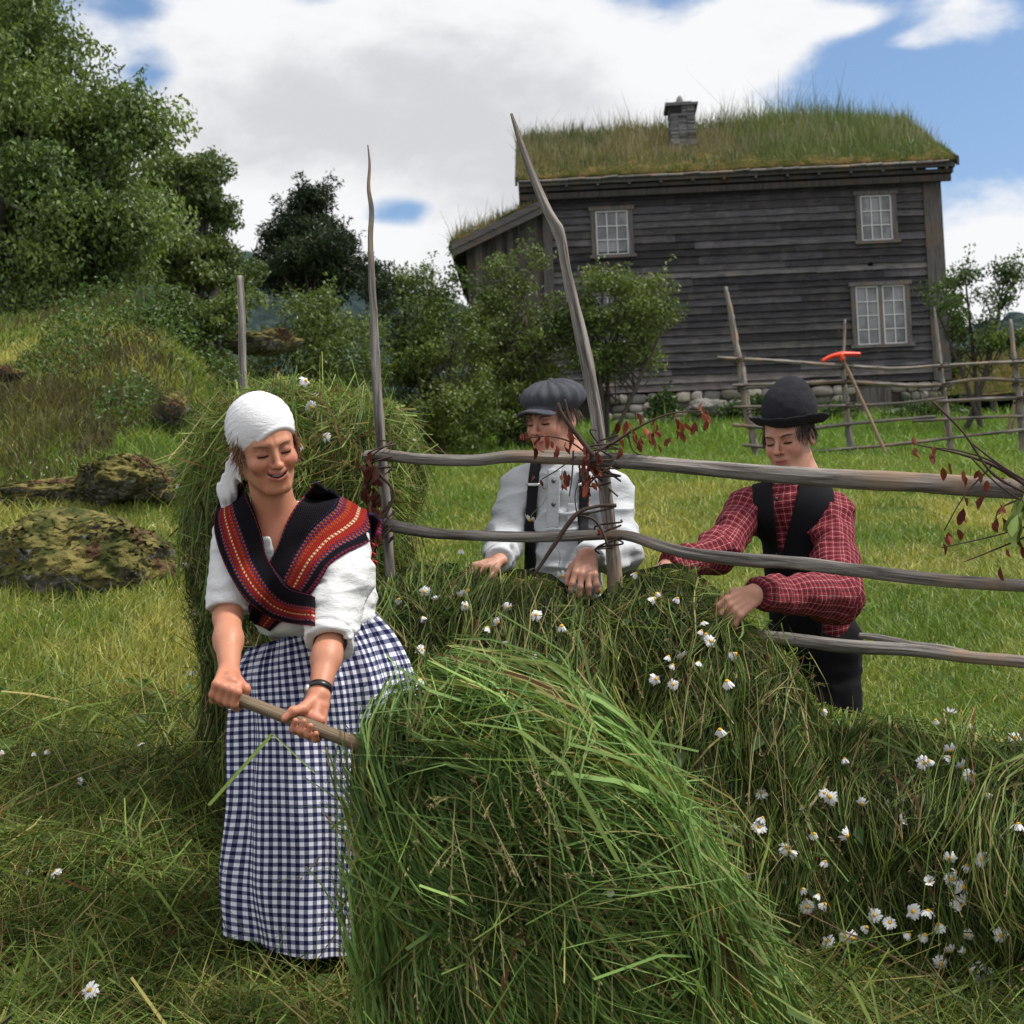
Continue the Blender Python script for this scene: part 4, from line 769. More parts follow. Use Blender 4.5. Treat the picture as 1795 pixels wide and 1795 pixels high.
haymesh('x', tl, [dict(n=20000, L=.26, K=7, spread=.5, thick=.09, wid=.0020, kind='dark', t0=.1, t1=1.05), dict(n=13000, L=.26, K=7, spread=.9, thick=.08, wid=.0022, kind='hay', t0=-.12, t1=.22, loose=.05), dict(n=4500, L=.3, K=8, spread=.45, thick=.10, wid=.0018, kind='hay', t0=.0, t1=1, loose=.04)], surf_tall, -.06, t=(-.05, 1.05))
# forkful of hay carried by the woman: flow s across, t along
def surf_load(st):
    s, t = st[..., 0], st[..., 1]; s = np.clip(s, -.15, 1.15); t_ = np.clip(t, -.1, 1.15)[..., None]
    S = np.stack([690 + 180 * s, 1335 - 120 * s], -1); Mi = np.stack([655 + 435 * s + 60 * s * (1 - s), 1590 - 350 * s ** 1.2], -1); E = np.stack([730 + 590 * s, 1930 - 300 * np.clip(s - .55, 0, 1) ** 1.2 * 1.6], -1)
    q = (1 - t_) ** 2 * S + 2 * t_ * (1 - t_) * Mi + t_ ** 2 * E; t = t_[..., 0]
    d = 3.52 - .34 * np.sqrt(np.clip(1 - (2 * s - 1) ** 2 * .9, 0.02, 1)) * (.4 + .6 * np.sqrt(np.clip(np.minimum(t * 3.5, (1.25 - t) * 2.2), 0, 1)))
    return P(q[..., 0], q[..., 1], d - .075 * fbm(np.stack([s * 4.2 + .8 * t, t * 1.9, s * 0], -1), 1, 3))
ld = empty('hay_load', P(950, 1500, 3.4), 'big tumbling forkful of long fresh green grass on the hay fork of the woman', 'hay')
haymesh('x', ld, [dict(clip=(.02, 1, .0), n=9500, L=.50, K=12, spread=.18, thick=.17, s0=.04, s1=.96, wid=.0026, kind='fresh', t0=-.02, t1=1.05, loose=.03), dict(clip=(.02, 1, .0), n=3500, L=.24, K=8, spread=.35, thick=.12, wid=.0022, kind='fresh', s0=.12, s1=.9, t0=.03, t1=1, loose=.04), dict(clip=(.02, 1, .0), n=5000, L=.3, K=8, spread=.3, thick=.12, wid=.002, kind='hay', s0=.06, s1=.96, t0=.2, t1=1.05, loose=.04), dict(n=900, L=.42, K=10, spread=.22, thick=.10, wid=.0026, kind='fresh', s0=.72, s1=1.0, t0=.25, t1=1.0, loose=.10, main=.20), dict(n=500, L=.36, K=9, spread=.25, thick=.16, wid=.0024, kind='hay', s0=.05, s1=.95, t0=.1, t1=1.0, loose=.12), dict(clip=(-.02, 1.05, -.02), n=450, L=.36, K=10, spread=.35, thick=.12, wid=.002, kind='fresh', t0=.1, t1=.9, loose=.10)], surf_load, -.05, t=(.02, 1.0))
# flowering grass stalks with seed heads
b = MB()
for sf, n, col_ in ((surf_load, 330, (.30, .26, .13)), (surf_front, 260, (.22, .17, .09)), (surf_mid, 170, (.26, .22, .10)), (surf_tall, 170, (.26, .22, .10))):
    st = np.stack([RNG.uniform(.05, .95, n), RNG.uniform(.05, .9, n)], -1); c0 = sf(st); tn_ = norm(sf(st + [0, .05]) - c0) * np.where(RNG.random((n, 1)) < .75, 1, -1) + RNG.normal(0, .35, (n, 3)); out = norm(CAM - c0); tt = np.linspace(0, 1, 7); L = RNG.uniform(.14, .32, (n, 1, 1))
    p = c0[:, None] + out[:, None] * RNG.uniform(.02, .10, (n, 1, 1)) + norm(tn_)[:, None] * L * tt[None, :, None] + np.array([0, 0, -.09])[None, None] * (tt ** 2)[None, :, None] + out[:, None] * .05 * tt[None, :, None]
    V, F = ribbons(p, np.full((n, 7), .0010)); b.add(V, F, ribcol(vary(col_, [x * .7 for x in col_], n), 7))
    k = 16; f_ = RNG.uniform(.74, 1.05, (n, k)); d_ = norm(p[:, -1] - p[:, -2]); c = (p[:, 4][:, None] + (p[:, -1] - p[:, 4])[:, None] * ((f_ - .66) / .34)[..., None]).reshape(-1, 3); V, F = leaves(c, RNG.uniform(.007, .014, n * k), np.repeat(d_, k, 0) + RNG.normal(0, .45, (n * k, 3)), wr=.4); b.add(V, F, np.repeat(vary(col_, [x * .55 for x in col_], n * k), 4, 0))
tag(b.build('seed_heads', M['hay']), 'thin pale grass stalks with seed heads sticking out of the hay', 'grass', kind='stuff')
# broad leaves in the hay
b = MB()
for sf, n, kk in ((surf_load, 130, (0, 1)), (surf_front, 650, (0, 1)), (surf_mid, 260, (0, 1)), (surf_tall, 260, (0, 1))):
    st = RNG.random((n, 2)); c = sf(st); c = c + norm(CAM - c) * RNG.uniform(.02, .075, (n, 1)); V, F = leaves(c, RNG.uniform(.025, .075, n), RNG.normal(size=(n, 3)) + [0, 0, -.8], norm(CAM - c + RNG.normal(0, 1.5, c.shape)), .5); b.add(V, F, np.repeat(vary((.035, .075, .02), (.10, .16, .05), n), 4, 0))
tag(b.build('weed_leaves', M['leaf']), 'broad green weed leaves caught among the hanging grass', 'leaves', kind='stuff')

# ------------------------------------------------------------------ daisies
M['stem'] = plain('daisy_stem', (.10, .16, .04), .6, .3)
def daisy_mesh(form, seed):
    rg = np.random.default_rng(seed); V = []; F = []; n = 15; dr = {'open': .12, 'droop': 1.0, 'half': .55}[form]
    for k in range(n):
        if rg.random() < .08: continue
        a = 2 * np.pi * k / n + rg.normal(0, .06); L = rg.uniform(.8, 1.05); w_ = .15; el_ = -dr + rg.normal(0, .13)
        for j, (t_, ww, bend) in enumerate([(.22, .5, 0), (.6, 1.05, .04), (.88, .9, -.02), (1.0, .3, -.08)]):
            r_ = .2 + (L - .2) * (t_ - .22) / .78 * math.cos(el_); z = (L - .2) * (t_ - .22) / .78 * math.sin(el_) + bend
            for sg in (-1, 1): V.append([r_ * math.cos(a) - sg * w_ * ww * math.sin(a), r_ * math.sin(a) + sg * w_ * ww * math.cos(a), z])
        b0 = len(V) - 8
        for j in range(3): F.append([b0 + 2 * j, b0 + 2 * j + 1, b0 + 2 * j + 3, b0 + 2 * j + 2])
    return np.array(V), np.array(F)
def disc_mesh():
    V = [[0, 0, .16]]; F = []
    for ri, (r_, z) in enumerate([(.15, .13), (.25, .05), (.26, -.04)]):
        for k in range(10): V.append([r_ * math.cos(k * .628), r_ * math.sin(k * .628), z])
    F3 = [[0, 1 + k, 1 + (k + 1) % 10] for k in range(10)]; F4 = [[1 + r * 10 + k, 11 + r * 10 + k, 11 + r * 10 + (k + 1) % 10, 1 + r * 10 + (k + 1) % 10] for r in range(2) for k in range(10)]
    return np.array(V), [np.array(F3), np.array(F4)]
DM = {}
for fm, sd in (('open', 1), ('open', 2), ('droop', 3), ('droop', 4), ('half', 5), ('half', 6)):
    v, f = daisy_mesh(fm, sd); o = mk('petals', v, f, M['petal'], smooth=True); DM.setdefault(fm, []).append(o.data); C.objects.unlink(o); bpy.data.objects.remove(o)
v, f = disc_mesh(); o = mk('disc', v, f, M['disc']); DISC = o.data; bpy.data.objects.remove(o)
STEM = []
for k in range(3):
    v, f, uv = tube([(0, 0, 0), (.2, .1 * k, -1.2), (1.0 + .5 * k, -.4 + .5 * k, -2.6), (2.2, .5 * k, -3.6 - .5 * k)], [.055, .05, .045, .03], 12, 5); o = mk('stem', v, f, M['stem']); STEM.append(o.data); bpy.data.objects.remove(o)
SURFS = {}
for nm, sf in (('front', surf_front), ('mid', surf_mid), ('tall', surf_tall), ('load', surf_load)):
    a_, b_ = np.meshgrid(np.linspace(0, 1, 90), np.linspace(-.1, 1, 90)); p_ = sf(np.stack([a_, b_], -1)).reshape(-1, 3); SURFS[nm] = (p_, np.stack(proj(p_), -1))
def daisy(px, py, where, size=None, form=None, label='', group='', face=None):
    rg = RNG
    if where == 'ground': p = onground(px, py); p = p + norm(CAM - p) * .20 * (p[1] < 5.5) + [0, 0, .03]
    elif isinstance(where, float): p = P(px, py, where)
    else:
        q, pp = SURFS[where]; k = np.argmin(((pp - [px, py]) ** 2).sum(1)); p = P(px, py, q[k, 1] - .125)
    form = form or rg.choice(['open', 'half', 'droop', 'droop'])
    nrm = {'open': norm(CAM - p) + rg.normal(0, .5, 3) + [0, 0, .3], 'half': norm(CAM - p) * .6 + rg.normal(0, .5, 3) + [0, 0, -.2], 'droop': np.array([rg.normal(0, .5), -.35 + rg.normal(0, .3), .9])}[form]
    if face is not None: nrm = np.array(face, float)
    s = (size or (rg.uniform(.015, .021) if where == 'mid' else rg.uniform(.016, .025))); o = bpy.data.objects.new('daisy', rg.choice(DM[form])); C.objects.link(o); o.location = p
    o.rotation_euler = (Vector(nrm).to_track_quat('Z', 'Y').to_matrix() @ Matrix.Rotation(rg.random() * 6, 3, 'Z')).to_euler(); o.scale = (s, s, s)
    tag(o, label, 'daisy', group)
    if size is None or size > .012:
        d = bpy.data.objects.new('disc', DISC); C.objects.link(d); d.parent = o
        d = bpy.data.objects.new('stem', STEM[int(rg.integers(3))]); C.objects.link(d); d.parent = o
    return o
def daisies(lst, where, label, group, **kw):
    for (px, py) in lst: daisy(px, py, where, label=label, group=group, **kw)
daisies([(445, 697), (480, 685), (536, 667), (640, 740), (527, 780), (570, 765), (693, 770), (722, 770), (712, 882), (643, 897), (708, 900)], 'tall', 'white daisy on the upper part of the tall hay heap behind the woman', 'daisies on top of the tall heap')
daisies([(524, 702), (548, 698), (546, 714)], 'tall', 'open white daisy of the cluster above the headscarf of the woman', 'daisy cluster above the headscarf', form='open')
daisies([(345, 840), (337, 838), (340, 862), (350, 873), (345, 887), (325, 863), (358, 892), (338, 912), (330, 985), (365, 1000), (345, 1070), (352, 1045), (380, 935), (365, 955), (310, 850), (336, 1175)], 'tall', 'drooping white daisy on the outer side of the tall heap', 'daisies on the side of the tall heap', form='droop')
daisies([(808, 963), (808, 1045), (816, 1062), (890, 1065), (740, 1082), (700, 1050), (985, 1010), (1115, 1005), (930, 1150), (890, 1125), (1150, 1040)], 'mid', 'white daisy lying in the grass in front of the boy in suspenders', 'daisies on the middle heap')
daisies([(1230, 1105), (1233, 1090), (1172, 1150), (1180, 1165), (1225, 1160), (1180, 1200), (1195, 1150), (1150, 1190)], 'mid', 'white daisy in the grass below the hand of the boy in the felt hat', 'daisies below the hatted boy')
daisies([(735, 1190), (960, 1370), (1070, 1560)], 'load', 'white daisy carried in the forkful of green grass', 'daisies in the forkful')
daisies([(1270, 1270), (1440, 1245), (1665, 1250), (1780, 1293), (1210, 1310), (1250, 1322), (1230, 1355), (1408, 1322), (1380, 1275), (1640, 1262), (1700, 1270)], 'front', 'white daisy along the top edge of the long hay wall', 'daisies along the top of the hay wall')
daisies([(1275, 1407), (1258, 1435), (1337, 1433), (1445, 1390), (1455, 1397), (1728, 1392), (1385, 1493), (1447, 1510), (1213, 1500), (1236, 1518), (1305, 1530), (1435, 1568), (1630, 1545), (1415, 1590), (1665, 1505), (1480, 1330), (1335, 1390)], 'front', 'drooping white daisy hanging halfway down the long hay wall', 'daisies halfway down the hay wall')
daisies([(1690, 1555), (1685, 1585)], 'front', 'large white daisy of the hanging pair with long thin petals', 'pair of large hanging daisies', form='half', size=.029)
daisies([(1250, 1625), (1450, 1650), (1495, 1645), (1520, 1625), (1337, 1672), (1385, 1665), (1645, 1620), (1595, 1638), (1365, 1700), (1390, 1715), (1340, 1770), (1380, 1775), (1480, 1642), (1550, 1690), (1290, 1690)], 'front', 'white daisy low down in the shade of the long hay wall', 'daisies low in the hay wall')
daisies([(1650, 1690), (1690, 1670), (1725, 1690), (1665, 1715), (1700, 1700), (1720, 1725), (1745, 1725), (1640, 1740), (1710, 1750), (1780, 1735), (1690, 1780), (1630, 1755), (1668, 1668), (1695, 1640), (1755, 1640), (1730, 1710), (1655, 1765), (1635, 1715), (1680, 1735)], 'front', 'white daisy of the crowded cluster at the foot of the hay wall', 'daisy cluster at the foot of the hay wall', form='half')
def scatter(nm, n, sb, tb, label, group):
    for k in range(n):
        q, pp = SURFS[nm]; sf = dict(front=surf_front, tall=surf_tall, mid=surf_mid)[nm]; c = sf(np.array([[RNG.uniform(*sb), RNG.uniform(*tb)]]))[0]; x, y = proj(c); daisy(float(x), float(y), nm, float(RNG.uniform(.017, .026)), None, label, group)
scatter('front', 34, (.25, .86), (.05, .55), 'small half hidden daisy among the hanging stems of the long hay wall', 'half hidden daisies in the hay wall')
scatter('tall', 14, (.04, .45), (.0, .5), 'small half hidden daisy in the tall heap behind the woman', 'half hidden daisies in the tall heap')
scatter('mid', 18, (.15, .85), (.05, .5), 'small half hidden daisy in the heap under the middle rail', 'half hidden daisies in the middle heap')
daisy(158, 1757, 'ground', .026, 'open', 'single open daisy with bright yellow centre on the cut grass', 'daisy alone on the cut grass')
daisies([(38, 1520), (45, 1540), (68, 1528), (95, 1545)], 'ground', 'white daisy of the small bunch lying on the cut grass', 'bunch of daisies on the cut grass')
daisies([(60, 1333), (107, 1290), (247, 1318), (84, 1330), (5, 1337), (335, 1290), (180, 1400), (140, 1385)], 'ground', 'small wilted daisy strewn on the cut grass near the skirt', 'wilted daisies on the cut grass', size=.017)
daisies([(30, 830), (48, 842), (60, 822), (75, 838), (82, 826), (95, 845), (110, 832), (125, 820), (52, 818), (70, 852), (20, 845), (160, 812), (265, 825), (228, 832), (232, 815), (100, 815), (12, 860), (35, 880)], 'ground', 'tiny white daisy growing in the meadow by the flat rock', 'daisies growing in the meadow', size=.017)
daisies([(70, 920), (12, 950), (30, 977), (5, 1017), (270, 930), (272, 1010), (60, 893)], 'ground', 'tiny white daisy growing beside the large mossy rock', 'daisies beside the mossy rock', size=.017)
daisies([(928, 912)], 4.24, 'white daisy head caught before the suspenders of the boy', 'daisy before the suspenders', form='half')
# ------------------------------------------------------------------ withered branches tied to the rack
def branch(name, label, paths, D, leafspots, lsize, col1, col2, cat='branch', lw=.5):
    a0, _ = poly(paths[0], D); root = empty(name, a0[0], label, cat); b = MB()
    for k, pts in enumerate(paths): a, r = poly(pts, D); v, f, uv = tube(a, r, len(pts) * 6, 6, .15, k); b.add(v, f, uv=uv)
    b.build('stem', M['twig'], root, True)
    c = []; 
    for (px, py, n) in leafspots:
        for k in range(n): c.append(P(px + RNG.normal(0, 7), py + RNG.normal(0, 9), (D(px) if callable(D) else D) + RNG.normal(0, .02)))
    c = np.array(c); V = []; F = []
    for k, q in enumerate(c):   # crumpled hanging leaf: 2x4 strip, bent
        d = norm(np.array([RNG.normal(0, .35), RNG.normal(0, .35), -1])); s = norm(np.cross(d, RNG.normal(size=3))); nn_ = np.cross(d, s); L = lsize * RNG.uniform(.6, 1.3); cu = RNG.normal(0, .3)
        for t_, w_ in ((0, .05), (.25, .8), (.55, 1), (.85, .55), (1, .05)):
            for sg in (-1, 0, 1): V.append(q + d * L * t_ + s * sg * w_ * L * lw * .5 + nn_ * L * (cu * t_ ** 2 + abs(sg) * w_ * .2 * RNG.uniform(.5, 1.6)))
        o_ = k * 15
        for r_ in range(4):
            for s_ in range(2): F.append([o_ + r_ * 3 + s_, o_ + r_ * 3 + s_ + 1, o_ + r_ * 3 + s_ + 4, o_ + r_ * 3 + s_ + 3])
    mk('leaves', V, np.array(F), M['dryleaf'] if 'green' not in label else M['leaf'], root, np.repeat(vary(col1, col2, len(c), .2), 15, 0)); return root
dr1, dr2 = (.09, .022, .014), (.20, .06, .035)
branch('withered_branch', 'withered twig with red brown leaves hanging before the face of the capped boy', [[(1040, 800, 5), (1010, 760, 4.5), (985, 725, 4), (978, 707, 3)], [(1020, 775, 3), (1000, 740, 2.5), (990, 700, 2)], [(1040, 805, 2), (1000, 775, 1.5), (960, 765, 1.2), (920, 768, 1)], [(1005, 790, 2), (1003, 830, 1.4), (998, 870, 1)], [(1010, 800, 1.5), (975, 825, 1.2), (950, 840, 1)]], 4.22, [(920, 768, 4), (945, 765, 5), (975, 775, 4), (995, 765, 5), (1000, 745, 3), (952, 845, 3), (985, 835, 4), (995, 825, 3), (1025, 830, 7), (1035, 845, 7), (1030, 800, 8), (1045, 810, 7), (1040, 860, 4)], .032, dr1, dr2)
branch('withered_branch', 'withered branch of hanging red brown leaves reaching out beyond the leaning post', [[(1062, 785, 3), (1100, 760, 2.5), (1140, 738, 2), (1180, 724, 1.5), (1230, 720, 1)], [(1100, 760, 2), (1110, 790, 1), (1130, 800, 1)]], 4.22, [(1105, 745, 6), (1120, 760, 6), (1140, 745, 7), (1090, 770, 3), (1155, 775, 3), (1188, 735, 3), (1150, 755, 5), (1245, 735, 5), (1195, 750, 3), (1215, 745, 3), (1180, 770, 2), (1235, 715, 3)], .032, dr1, dr2)
branch('withered_branch', 'dark clump of curled leaves in the binding of the tall straight pole', [[(660, 815, 4), (640, 850, 3), (655, 900, 3)], [(665, 830, 3), (690, 870, 2.5), (650, 940, 3)]], 4.40, [(650, 830, 12), (655, 860, 12), (650, 890, 8), (640, 810, 8), (655, 935, 8)], .045, (.03, .012, .01), (.10, .035, .02))
branch('withered_branch', 'thin dark stick propped from the heap to the leaning post', [[(935, 1010, 2.5), (975, 950, 4), (1010, 902, 4), (1045, 888, 3), (1080, 886, 4)], [(1010, 902, 2), (1040, 910, 3), (1055, 930, 3), (1065, 955, 2.5)], [(1010, 902, 1.5), (1040, 898, 2), (1075, 890, 2)], [(1012, 905, 1.5), (1008, 870, 1), (1015, 840, 1)]], 4.18, [(1030, 870, 1), (1045, 935, 1)], .02, dr1, dr2)
branch('withered_branch', 'twigs with red brown leaves hanging over the thick rail at its far end', [[(1800, 850, 4), (1740, 815, 3), (1680, 795, 2), (1620, 782, 1.5), (1600, 778, 1)], [(1740, 815, 2), (1690, 870, 1.2), (1655, 930, 1)], [(1800, 940, 2), (1740, 965, 1.5), (1690, 985, 1)], [(1800, 870, 2), (1755, 890, 1.5), (1745, 910, 1)]], 3.85, [(1605, 780, 3), (1635, 782, 2), (1660, 815, 2), (1680, 825, 2), (1710, 835, 2), (1725, 845, 2), (1695, 880, 2), (1685, 895, 1), (1660, 940, 5), (1745, 915, 4), (1765, 975, 2), (1790, 950, 3), (1755, 835, 2), (1760, 885, 2)], .036, dr1, dr2)
branch('grass_bunch', 'bunch of long green stems tucked over the thick rail at its far end', [[(1810, 870, 2.5), (1740, 830, 2.5), (1690, 760, 2), (1635, 704, 2.5)], [(1810, 860, 2), (1740, 810, 2), (1680, 790, 1.5), (1640, 785, 1)], [(1820, 855, 2), (1760, 820, 2), (1700, 775, 1.5)], [(1810, 890, 2), (1750, 850, 1.5), (1700, 800, 1.5)], [(1810, 920, 1.5), (1740, 940, 1.5), (1650, 960, 1)]], 3.82, [(1785, 885, 5), (1800, 900, 5), (1790, 870, 3)], .08, (.05, .12, .02), (.09, .18, .03), 'grass', .4).children[0].data.materials[0] = plain('green_stem', (.16, .22, .05), .6, .3)
# hay fork
fk = empty('hay_fork', P(400, 1215, 3.42), 'wooden hay fork with a worn brown shaft held by the woman', 'fork')
FA, FB = P(394, 1216, 3.46), P(622, 1303, 3.42); FAX = norm(FB - FA); v, f, uv = tube([FA, FA + FAX * .16, FA + FAX * .33, FA + FAX * .75], [.0155, .0160, .0168, .0170], 30, 16, .03, 2); mk('shaft', v, f, M['fork'], fk, uv=uv)
for k in (-1, 0, 1):
    v, f, uv = tube([FA + FAX * .72, FA + FAX * .80 + np.array([0, k * .05, .0]), FA + FAX * 1.1 + np.array([0, k * .07, -.03])], [.012, .010, .004], 12, 8, .05); mk('tine', v, f, M['fork'], fk, uv=uv)
# ------------------------------------------------------------------ people: distance-field modelling
def smin(a, b, k): h = np.maximum(k - np.abs(a - b), 0) / k; return np.minimum(a, b) - h * h * k * .25
def smax(a, b, k): return -smin(-a, -b, k)
def cap(p, a, b, r1, r2=None):
    r2 = r1 if r2 is None else r2; a = np.asarray(a, float); ab = np.asarray(b, float) - a; t = np.clip(((p - a) @ ab) / (ab @ ab + 1e-12), 0, 1)
    return np.linalg.norm(p - a - t[..., None] * ab, axis=-1) - (r1 + (r2 - r1) * t)
def ell(p, c, r, A=None):
    q = p - np.asarray(c, float); q = q @ A if A is not None else q; r = np.asarray(r, float)
    k0 = np.linalg.norm(q / r, axis=-1); k1 = np.linalg.norm(q / r ** 2, axis=-1); return k0 * (k0 - 1) / np.maximum(k1, 1e-9)
def surfnet(f, lo, hi, h):
    lo = np.array(lo, float); hi = np.array(hi, float); lev = 16; Hc = h * lev
    n = np.ceil((hi - lo) / Hc).astype(int) + 1; g = np.stack(np.meshgrid(*[np.arange(k) for k in n], indexing='ij'), -1).reshape(-1, 3)
    while True:
        c = lo + (g * lev + lev / 2) * h; v = np.concatenate([f(c[i:i + 200000]) for i in range(0, len(c), 200000)])
        g = g[np.abs(v) < lev * h * 1.0 + .006]
        if lev == 4: break
        o = np.stack(np.meshgrid(*[np.arange(4)] * 3, indexing='ij'), -1).reshape(-1, 3); g = (g[:, None] * 4 + o[None]).reshape(-1, 3); lev //= 4
    o = np.stack(np.meshgrid(*[np.arange(4)] * 3, indexing='ij'), -1).reshape(-1, 3); cells = (g[:, None] * 4 + o[None]).reshape(-1, 3) + 2
    S = 4096; key = lambda c: (c[..., 0].astype(np.int64) * S + c[..., 1]) * S + c[..., 2]
    cn = np.array([[x, y, z] for x in (0, 1) for y in (0, 1) for z in (0, 1)])
    ck = key(cells[:, None] + cn[None]); uk, inv = np.unique(ck, return_inverse=True); inv = inv.reshape(ck.shape)
    pc = np.stack([uk // (S * S), (uk // S) % S, uk % S], -1); pos = lo + (pc - 2) * h
    val = np.concatenate([f(pos[i:i + 200000]) for i in range(0, len(pos), 200000)])
    cv = val[inv]; act = (cv.min(1) < 0) & (cv.max(1) >= 0); cells = cells[act]; cv = cv[act]; cp = pos[inv[act]]
    acc = np.zeros((len(cells), 3)); cnt = np.zeros(len(cells))
    for a in range(8):
        for ax in (4, 2, 1):
            if a & ax: continue
            b = a | ax; x = (cv[:, a] < 0) != (cv[:, b] < 0); t = cv[:, a] / np.where(x, cv[:, a] - cv[:, b], 1)
            acc += np.where(x[:, None], cp[:, a] + t[:, None] * (cp[:, b] - cp[:, a]), 0); cnt += x
    V = acc / cnt[:, None]; keys = key(cells); order = np.argsort(keys); sk = keys[order]
    def look(c): k = key(c); i = np.clip(np.searchsorted(sk, k), 0, len(sk) - 1); return np.where(sk[i] == k, order[i], -1)
    F = []
    for ax, (b_, c_) in ((0, (1, 2)), (1, (2, 0)), (2, (0, 1))):
        e = np.zeros(3, int); e[ax] = 1; bit = (4, 2, 1)[ax]; v0, v1 = cv[:, 0] < 0, cv[:, bit] < 0; m_ = v0 != v1; cc = cells[m_]
        eb = np.zeros(3, int); eb[b_] = 1; ec = np.zeros(3, int); ec[c_] = 1
        q = np.stack([look(cc), look(cc - eb), look(cc - eb - ec), look(cc - ec)], 1); fl = v0[m_]; q[~fl] = q[~fl][:, ::-1]; F.append(q[(q >= 0).all(1)])
    return V, np.concatenate(F)
def smooth_mesh(V, F, it=2, lam=.5):
    for _ in range(it):
        s = np.zeros_like(V); c = np.zeros(len(V))
        for a, b in ((0, 1), (1, 2), (2, 3), (3, 0)):
            for x, y in ((a, b), (b, a)):
                for k in range(3): s[:, k] += np.bincount(F[:, x], V[F[:, y], k], len(V))
                c += np.bincount(F[:, x], minlength=len(V))
        V = V + lam * (s / np.maximum(c, 1)[:, None] - V)
    return V
def march(px, py, f, d0, off=0.0, it=60, maxd=1.2):   # sphere-trace from the camera onto a garment
    px = np.asarray(px, float); py = np.asarray(py, float); r = norm(ray(px, py)); sh = px.shape; r = r.reshape(-1, 3); t = np.full(len(r), float(d0)) / r[:, 1]; best = t.copy(); bd = np.full(len(r), 9.)
    for _ in range(it):
        v = f(CAM + r * t[:, None]) - off; b_ = v < bd - 1e-5; best = np.where(b_, t, best); bd = np.minimum(bd, v); t = np.where(v > .0004, t + np.clip(v, 0, .05) * .8, t); t = np.minimum(t, d0 + maxd)
    return (CAM + r * np.where(bd < .004, t, best)[:, None]).reshape(sh + (3,))
# ---- head
def headmat(yaw, pitch, tilt):
    Rx = np.array(Matrix.Rotation(pitch, 3, 'X')); Rz = np.array(Matrix.Rotation(yaw, 3, 'Z')); Ry = np.array(Matrix.Rotation(tilt, 3, 'Y'))
    base = np.array([[1, 0, 0], [0, -1, 0], [0, 0, 1.]])   # columns: x left, y fwd, z up (forward = -Y)
    return Ry @ Rz @ Rx @ base
def head_sdf(q, kind):
    fem = kind == 'woman'
    ax = np.abs(q[:, 0]); s = np.stack([ax, q[:, 1], q[:, 2]], 1)   # mirrored
    jw = .048 if fem else (.046 if kind == 'boy2' else .049)
    d = ell(q, (0, -.012, .042), (.074, .094, .083))
    d = smin(d, ell(q, (0, .030, -.010), (.064, .060, .085)), .03)
    d = smin(d, ell(q, (0, .036, -.058), (jw, .050, .052)), .025)
    d = smin(d, cap(s, (.000, .076, -.098), (.013 - .004 * fem, .070, -.097), .017 - .002 * fem, .015 - .002 * fem), .022)
    d = smin(d, cap(s, (.052, -.005, -.060), (.020, .062, -.098), .014, .014), .03)
    d = smin(d, ell(s, (.040 if fem else .037, .062, -.026), (.025, .025, .021) if fem else (.020, .021, .022)), .022)
    d = smin(d, cap(s, (.008, .090 - .003 * fem, .026), (.038, .078 - .003 * fem, .026), .008 - .002 * fem, .007 - .001 * fem), .018)
    d = smax(d, -ell(s, (.031, .101, .004), (.019, .018 - .003 * fem, .014)), .016)
    d = smin(d, ell(s, (.031, .0765, .003), (.0165, .0135, .0130)), .004)
    nt = .110 if fem else (.118 if kind == 'boy2' else .114); d = smin(d, cap(q, (0, .087, .018), (0, nt, -.027), .0065, .0088), .010)
    d = smin(d, ell(q, (0, nt, -.028), (.0115, .011, .0095)), .006)
    d = smin(d, ell(s, (.0125 - .001 * fem, .099, -.031), (.0075 - .0012 * fem, .009, .0065)), .006)
    d = smin(d, ell(q, (0, .070, -.060), (.030, .026, .024)), .018)
    zc = q[:, 2] - (15.0 if fem else 2.0) * q[:, 0] ** 2; m = np.stack([q[:, 0], q[:, 1], zc], 1)
    if fem:
        d = smin(d, ell(m, (0, .0880, -.0530), (.030, .0070, .0030)), .006); d = smin(d, ell(m, (0, .0870, -.0700), (.025, .0080, .0040)), .006)
        d = smax(d, -ell(m, (0, .1000, -.0615), (.0285, .018, .0036)), .003)
        d = smax(d, -cap(s, (.026, .092, -.036), (.036, .080, -.062), .0018), .010)
    else:
        d = smin(d, ell(m, (0, .0915, -.0575), (.022, .0085, .0048)), .004); d = smin(d, ell(m, (0, .0900, -.0680), (.019, .0085, .0058)), .004)
    e = ell(s, (.078, -.008, -.004), (.010, .018, .031)); e = smax(e, -ell(s, (.089, -.004, .0), (.008, .010, .018)), .006); d = smin(d, e, .008)
    return d
